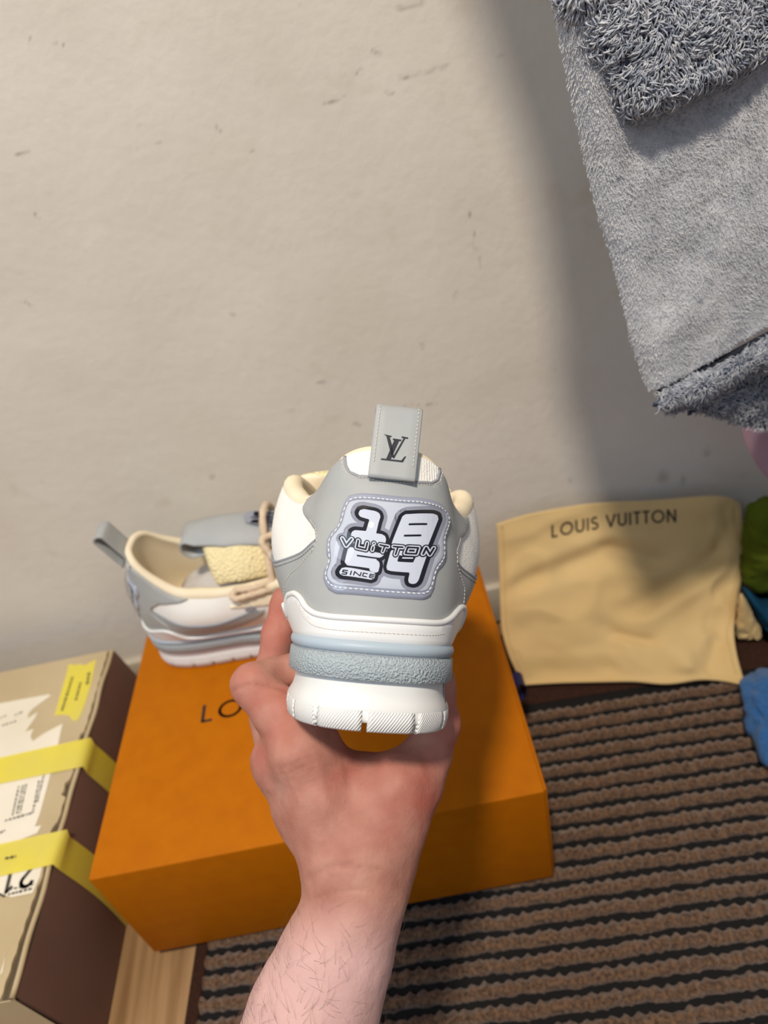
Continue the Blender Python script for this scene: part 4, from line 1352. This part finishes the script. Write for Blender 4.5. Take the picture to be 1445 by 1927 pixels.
HJ = dict(
    fore=[(J(520, 2100, .360) + (J(520, 2100, .360) - J(636, 1790, .370)) * 2.1, .043), (J(480, 2200, .358), .038), (J(520, 2100, .360), .0365), (J(592, 1900, .366), .0305), (J(636, 1790, .370), .0262), (J(672, 1690, .374), .0222), (J(676, 1620, .378), .0235)],
    fore2=[(J(520, 2200, .387) + (J(520, 2200, .387) - J(668, 1720, .396)) * 1.2, .040), (J(520, 2200, .387), .034), (J(605, 1960, .392), .027), (J(668, 1720, .396), .0200), (J(690, 1600, .400), .020)],
    meta_index=[(J(655, 1620, .380), .0205), (J(606, 1505, .386), .0185), (J(574, 1415, .392), .0170)],
    meta_mid=[(J(652, 1630, .392), .0205), (J(582, 1520, .402), .0185), (J(537, 1440, .410), .0166)],
    meta_ring=[(J(655, 1640, .405), .020), (J(598, 1530, .425), .0185), (J(555, 1460, .437), .0155)],
    meta_thumb=[(J(698, 1620, .382), .0215), (J(732, 1535, .386), .0205), (J(770, 1476, .394), .0168)],
    thenar=[(J(680, 1600, .388), .024), (J(700, 1510, .398), .022), (J(690, 1482, .404), .016)],
    web=[(J(588, 1430, .394), .0150), (J(640, 1464, .396), .0120), (J(694, 1480, .398), .0110), (J(752, 1474, .396), .0120)],
    index=[(J(580, 1405, .392), .0165), (J(528, 1345, .400), .0136), (J(474, 1290, .410), .0118), (J(505, 1274, .417), .0098), (J(552, 1260, .424), .0093), (J(578, 1258, .432), .0082)],
    middle=[(J(537, 1440, .412), .0165), (J(512, 1350, .432), .0125), (J(510, 1270, .446), .0106), (J(523, 1195, .452), .0097), (J(535, 1140, .456), .0086), (J(537, 1128, .457), .0080)],
    ring=[(J(555, 1460, .437), .0155), (J(545, 1370, .462), .0120), (J(552, 1290, .480), .0102), (J(575, 1215, .490), .0092), (J(585, 1165, .494), .0080)],
    little=[(J(590, 1500, .450), .0150), (J(585, 1400, .482), .0105), (J(592, 1330, .498), .0092), (J(612, 1265, .506), .0080)],
    thumb=[(J(775, 1472, .394), .0165), (J(806, 1415, .402), .0125), (J(820, 1365, .408), .0112), (J(818, 1315, .414), .0105), (J(818, 1282, .418), .0105), (J(813, 1258, .421), .0088)])
CAMJ = lambda p: RC.astype(np.float32) @ (p - CAM.astype(np.float32))      # work in axes along the arm: a tighter grid
allp = np.array([CAMJ(p) for c in HJ.values() for p, r in c])
HC = {k: [(CAMJ(p), r) for p, r in c] for k, c in HJ.items()}
lo = allp.min(0) - .045; hi = allp.max(0) + .045; lo = lo.astype(np.float32)
# cut the arm a little way beyond the lower edge of the photograph
hs = .0018
gx = [np.arange(lo[i], hi[i], hs) for i in range(3)]
GP = np.stack(np.meshgrid(*gx, indexing='ij'), -1).astype(np.float32)
d = smin(chain(GP, HC['fore'], .012), chain(GP, HC['fore2'], .012), .016)
for k in ('meta_index', 'meta_mid', 'meta_ring', 'meta_thumb', 'thenar'):
    d = smin(d, chain(GP, HC[k], .008), .013)
d = smin(d, chain(GP, HC['web'], .008), .012)
fi = chain(GP, HC['index'][:3], .006); fi = smin(fi, chain(GP, HC['index'][2:], .005), .003)
d = smin(d, fi, .006)
for k, kk in (('middle', .006), ('ring', .006), ('little', .007)):
    d = smin(d, chain(GP, HC[k], .005), kk)
d = smin(d, chain(GP, HC['thumb'], .007), .007)
# knuckle bumps, tendon, wrist bone
for (p, r, kk) in ((J(478, 1288, .404), .0098, .008), (J(520, 1432, .402), .0130, .010), (J(566, 1418, .384), .0125, .012), (J(834, 1362, .406), .0078, .008), (J(604, 1775, .364), .0115, .014), (J(744, 1470, .383), .0125, .014)):
    d = smin(d, np.linalg.norm(GP - CAMJ(p), axis=-1) - r, kk)
# creases: wrist folds, knuckle folds and the fold where the index finger closes
CREASE = [([(578, 1652), (610, 1636), (650, 1630), (715, 1636)], .0007), ([(590, 1690), (640, 1676), (700, 1672)], .0006), ([(524, 1446), (545, 1440), (565, 1428)], .0005), ([(528, 1456), (550, 1450), (572, 1440)], .0005),
          ([(482, 1287), (515, 1292), (545, 1302)], .0009), ([(436, 1300), (452, 1292), (470, 1287)], .0005), ([(612, 1630), (660, 1622)], .0004)]
V, F = surface_nets(d.astype(np.float64), lo.astype(float), hs)
V = V @ RC + CAM; F = F[:, ::-1] if np.linalg.det(RC) < 0 else F
del d, GP
for _ in range(2):      # light smoothing
    nb = np.zeros_like(V); c_ = np.zeros(len(V))
    for a, b in ((0, 1), (1, 2), (2, 3), (3, 0)):
        np.add.at(nb, F[:, a], V[F[:, b]]); np.add.at(nb, F[:, b], V[F[:, a]]); np.add.at(c_, F[:, a], 1); np.add.at(c_, F[:, b], 1)
    V = V * .4 + .6 * nb / c_[:, None]
pv = proj(V)
fn = np.cross(V[F[:, 1]] - V[F[:, 0]], V[F[:, 3]] - V[F[:, 0]]); vn = np.zeros_like(V)
for k in range(4): np.add.at(vn, F[:, k], fn)
vn /= np.linalg.norm(vn, axis=1)[:, None] + 1e-12
if (vn * (V - V.mean(0))).sum() < 0: vn = -vn; F = F[:, ::-1]
front = ((CAM - V) * vn).sum(1) > 0
crs = np.zeros(len(V)); 
for pts, dep in CREASE:
    C_ = catmull(np.array(pts, float), 24); dd = np.min(np.linalg.norm(pv[:, None] - C_[None], axis=2), 1)
    wgt = np.exp(-(dd / 4.0) ** 2) * front
    V = V - vn * (wgt * dep)[:, None]; crs = np.maximum(crs, wgt)
for pts, wd2, hgt in (([(541, 1450), (552, 1475), (566, 1512)], 5., .0008), ([(600, 1440), (612, 1500), (628, 1560)], 9., .0006), ([(640, 1445), (650, 1500)], 8., .0004)):
    C_ = catmull(np.array(pts, float), 24); dd = np.min(np.linalg.norm(pv[:, None] - C_[None], axis=2), 1)
    V = V + vn * (np.exp(-(dd / wd2) ** 2) * front * hgt)[:, None]
V = V + vn * (.00045 * NZ.fbm(V * 90, 3))[:, None]
flush = np.zeros(len(V))
for p, r, a in ((J(478, 1288, .404), .016, .8), (J(545, 1405, .395), .026, .55), (J(520, 1150, .452), .030, .9), (J(535, 1110, .455), .016, .7), (J(556, 1262, .424), .014, .9), (J(620, 1480, .375), .032, .45), (J(775, 1500, .380), .030, .6), (J(830, 1340, .41), .026, .8),
                (J(520, 1440, .40), .022, .5), (J(650, 1400, .39), .03, .3)):
    flush = np.maximum(flush, a * np.exp(-(np.linalg.norm(V - p, axis=1) / r) ** 2))
flush = np.clip(.75 * flush * (.85 + .5 * NZ.fbm(V * 60, 2)) + .22 * NZ.fbm(V * 45 + 3, 3), 0, 1)
pale = np.clip((pv[:, 1] - 1690) / 120, 0, 1) * .85
hand_root = empty('person', tuple(J(560, 2000, .37)))
tag(hand_root, 'bare left hand and forearm gripping the held sneaker from below', 'person')
ho = obj('left_hand', V, F, MT['skin'], hand_root, attr={'flush': flush, 'pale': pale, 'crease': crs * .22}, world=True)
# forearm hair
mb = MB(); cand = np.where(front & (pv[:, 1] > 1700) & (pv[:, 1] < 2100))[0]
dv = (J(560, 2000, .37) - J(680, 1640, .38)); dv /= np.linalg.norm(dv)
wgt = np.clip((pv[cand, 1] - 1690) / 220, .08, 1) * np.clip(1.25 - (pv[cand, 0] - (640 - (pv[cand, 1] - 1700) * .55)) / 160, .12, 1.3)
for i in RNG.choice(cand, 340, replace=False, p=wgt / wgt.sum()):
    n_ = vn[i]; t = -dv * RNG.uniform(.2, 1.) + np.cross(n_, dv) * RNG.uniform(-.9, .5); t -= n_ * (t @ n_); t /= np.linalg.norm(t) + 1e-9
    l = RNG.uniform(.005, .0125); c2 = np.cross(n_, t) * RNG.uniform(-.5, .5)
    P = np.array([V[i] + t * l * f + n_ * (.0006 + .0022 * math.sin(f * 2.6)) + c2 * l * f * f for f in (0, .3, .6, 1)])
    v_, f_ = tube(P, [.000055, .00005, .00004, .00002], 3, cap=False); mb.add(v_, f_)
hr = mb.build('forearm_hair', MT['hair'], ho, world=True); hr['kind'] = 'stuff'

# ------------------------------------------------------------------ fleece blanket


def sheet(edge_l, edge_r, Yfun, ns, nt, seed, amp):
    L_ = catmull(edge_l, nt); R_ = catmull(edge_r, nt); P = np.zeros((ns, nt, 3))
    for i in range(ns):
        u = (i / (ns - 1)) ** 1.3
        for j in range(nt):
            q = L_[j] * (1 - u) + R_[j] * u
            P[i, j] = ony(q[0], q[1], Yfun(u, j / (nt - 1)))
    return P


def grid_normals(P):
    n = np.cross(np.gradient(P, axis=0), np.gradient(P, axis=1)); n /= np.linalg.norm(n, axis=-1)[..., None] + 1e-12
    if (n * (CAM - P)).sum(-1).mean() < 0: n = -n
    return n


def strands(P, N_, n, length, rad, lean, curl, mat, name, parent, seg=4, jitter=1., keep=None, seedv=1):
    """short curly fibres growing from a grid surface"""
    rg = np.random.default_rng(seedv); ns, nt = P.shape[:2]
    ar = np.linalg.norm(np.cross(P[1:, :-1] - P[:-1, :-1], P[:-1, 1:] - P[:-1, :-1]), axis=-1)
    if keep is not None: ar = ar * keep[:-1, :-1]
    c = rg.choice(ar.size, n, p=ar.ravel() / ar.sum()); i, j = np.unravel_index(c, ar.shape)
    a, b = rg.random(n)[:, None], rg.random(n)[:, None]
    p0 = P[i, j] * (1 - a) * (1 - b) + P[i + 1, j] * a * (1 - b) + P[i, j + 1] * (1 - a) * b + P[i + 1, j + 1] * a * b
    nn = N_[i, j]
    fld = np.stack([NZ.fbm(p0 * 70 + 5, 2), NZ.fbm(p0 * 70 + 25, 2), NZ.fbm(p0 * 70 + 45, 2)], 1) * jitter + rg.normal(0, .35 * jitter, (n, 3)) + np.asarray(lean)
    tdir = fld - nn * (fld * nn).sum(1)[:, None]; tdir /= np.linalg.norm(tdir, axis=1)[:, None] + 1e-9
    l = length * rg.uniform(.65, 1.25, n); f = np.linspace(0, 1, seg + 1)
    ang = curl * rg.uniform(.6, 1.3, n)[:, None] * f[None]            # bends from the normal over to the tangent
    a0 = rg.uniform(.1, .6, n)[:, None]
    dirs = np.cos(a0 + ang)[..., None] * nn[:, None] + np.sin(a0 + ang)[..., None] * tdir[:, None]
    pts = p0[:, None] + np.concatenate([np.zeros((n, 1, 3)), np.cumsum(dirs[:, :-1] * (l / seg)[:, None, None], axis=1)], 1)
    side = np.cross(nn, tdir); k = 3
    w_ = rad * (1 - .75 * f ** 2); V = np.zeros((n, seg + 1, k, 3))
    for m in range(k):
        an = m * 2 * math.pi / k; o = math.cos(an) * side[:, None] + math.sin(an) * np.cross(dirs, side[:, None])
        V[:, :, m] = pts + o * w_[None, :, None]
    base = (np.arange(n) * (seg + 1) * k)[:, None]
    fc = np.array([(s_ * k + m, s_ * k + (m + 1) % k, (s_ + 1) * k + (m + 1) % k, (s_ + 1) * k + m) for s_ in range(seg) for m in range(k)])
    F = (base[:, :, None] + fc[None]).reshape(-1, 4)
    V = V.reshape(-1, 3)
    mi = np.array(root_matrix(parent).inverted()); V = V @ mi[:3, :3].T + mi[:3, 3]
    me = bpy.data.meshes.new(name); me.vertices.add(len(V)); me.vertices.foreach_set('co', V.astype(np.float32).ravel())
    me.loops.add(F.size); me.loops.foreach_set('vertex_index', F.astype(np.int32).ravel())
    me.polygons.add(len(F)); me.polygons.foreach_set('loop_start', (np.arange(len(F)) * 4).astype(np.int32)); me.polygons.foreach_set('use_smooth', np.ones(len(F), bool))
    me.update(); me.validate(); me.materials.append(mat)
    o = bpy.data.objects.new(name, me); COL.objects.link(o); o.parent = parent; o['kind'] = 'stuff'
    return o


_tp = [tuple(proj(np.array([x, .125, z]))) for x, z in ((.372, 1.0), (.395, .92), (.418, .84), (.428, .76))]  # unseen upper part of the blanket, shaped to cast its shadow on the wall
_tr = [tuple(proj(np.array([.80, .175, z]))) for z in (1.06, 1.0, .94, .88)]
LE = _tp + [(1064, -5), (1085, 130), (1120, 300), (1142, 400), (1166, 480), (1188, 570), (1205, 650), (1234, 738)]
RE = _tr + [(1780, -430), (1785, -300), (1790, -150), (1795, -40), (1800, 60), (1805, 180), (1808, 300), (1810, 410)]


def Yb_(u, v):
    v = max(0., (v - 4 / 11) / (7 / 11)); return .125 + .012 * v - .03 * v * v + .05 * u + .010 * math.sin(3.2 * u + 4 * v) * u


BP2 = sheet(LE, RE, Yb_, 90, 130, 1, 0)
BN2 = grid_normals(BP2)
hz = .005 * NZ.fbm(BP2 * 16, 2) + .0016 * NZ.fbm(BP2 * 60, 2)
uu = np.linspace(0, 1, 90)[:, None] ** 1.3
roll = -.012 * np.exp(-(uu / .02) ** 1.0)            # the edge turns away from the eye
BP2 = BP2 + BN2 * (hz * np.clip(uu / .05, 0, 1) + roll)[..., None]
BN2 = grid_normals(BP2)
bl_root = empty('blanket', tuple(BP2[5, -1] * (1, 1, 1)))
tag(bl_root, 'thick grey fleece blanket with sherpa lining hanging in front of the wall', 'blanket')
V, F = shell(BP2, BN2, .010)
ff = fix_normals(obj('fleece_side', V, F, MT['fleece'], bl_root, world=True))
strands(BP2[:62], BN2[:62], 60000, .0019, .00026, (.4, -.2, -1.0), 1.5, MT['fleecehair'], 'fleece_pile', ff, seg=2, jitter=.8, seedv=3)
# folded-back sherpa corner at the top
LS = [(1000, -330), (1032, -150), (1060, -5), (1084, 50), (1110, 100), (1142, 160), (1180, 204), (1212, 222)]
RS = [(1760, -800), (1770, -700), (1780, -600), (1785, -500), (1790, -380), (1795, -250), (1800, -120), (1800, -30)]
SP = sheet(LS, RS, lambda u, v: .125 - .003 + .05 * u - .003 * math.sin(math.pi * min(u * 3, 1)), 80, 60, 2, 0)
SNn = grid_normals(SP)
u2 = np.linspace(0, 1, 80)[:, None] ** 1.3; v2 = np.linspace(0, 1, 60)[None]
edge = np.minimum(u2 / .06, 1) * np.minimum((1 - v2) / .12, 1)
SP = SP + SNn * (.004 * NZ.fbm(SP * 30, 2) - .012 * (1 - edge) ** 2)[..., None]; SNn = grid_normals(SP)
V, F = shell(SP, SNn, .009)
so = fix_normals(obj('sherpa_corner', V, F, MT['sherpabase'], bl_root, world=True))
strands(SP[:62], SNn[:62], 16000, .0075, .00070, (0, -.1, -.6), 3.2, MT['sherpa'], 'sherpa_pile', so, seg=5, jitter=1.3, seedv=5)
# rolled sherpa hem below, and a second layer hanging under it


def hem(name, top, bot, Y, th, n, seedv, ln=.006):
    A = catmull(top, 60); B = catmull(bot, 60); P = np.zeros((60, 14, 3))
    for i in range(60):
        for j in range(14):
            f = .5 + (j / 13 - .5) * min(1, (i + .6) / 6) ** .5; q = A[i] * (1 - f) + B[i] * f
            P[i, j] = ony(q[0], q[1], Y - th * math.sin(math.pi * f) + .03 * i / 59)
    N_ = grid_normals(P)
    P = P + N_ * (.002 * NZ.fbm(P * 60 + seedv, 2))[..., None]; N_ = grid_normals(P)
    V, F = shell(P, N_, .004)
    o = fix_normals(obj(name, V, F, MT['sherpabase'], bl_root, world=True))
    strands(P, N_, n, ln, .00042, (0, 0, -.5), 2.0, MT['sherpa'], 'sherpa_pile', o, seg=4, jitter=1.3, seedv=seedv)
    return o


hem('sherpa_hem', [(1234, 752), (1300, 716), (1370, 680), (1445, 640), (1600, 560), (1800, 440)], [(1236, 772), (1300, 762), (1370, 724), (1445, 692), (1600, 620), (1800, 510)], .104, .010, 6000, 7)
hem('sherpa_layer', [(1292, 768), (1340, 745), (1390, 715), (1445, 690), (1600, 620), (1800, 520)], [(1296, 775), (1340, 782), (1395, 798), (1445, 808), (1600, 830), (1800, 840)], .122, .006, 9000, 9, .0045)
q = catmull([(1240, 740), (1300, 708), (1370, 672), (1445, 632), (1600, 552), (1800, 430)], 60)  # dark tube standing in for the shadow line along the hem
V, F = tube(np.array([ony(a, b, .107 + .03 * i / 59) for i, (a, b) in enumerate(q)]), .0028, 8); obj('hem_shadow_line', V, F, MT['hemshade'], bl_root, world=True)
# pink cloth below the blanket
A = catmull([(1390, 800), (1445, 810), (1600, 835), (1800, 850)], 40); B = catmull([(1400, 830), (1445, 900), (1540, 945), (1700, 950)], 40)
P = np.zeros((40, 16, 3))
for i in range(40):
    for j in range(16):
        f = j / 15; q = A[i] * (1 - f) + B[i] * f; P[i, j] = ony(q[0], q[1] - 20 * (1 - f), .215 + .01 * math.sin(i * .35 + j * .2) + .02 * f)
N_ = grid_normals(P); V, F = shell(P, N_, .004)
tag(fix_normals(obj('pink_cloth', V, F, MT['pink'])), 'pale pink cloth hanging down below the grey blanket', 'cloth')
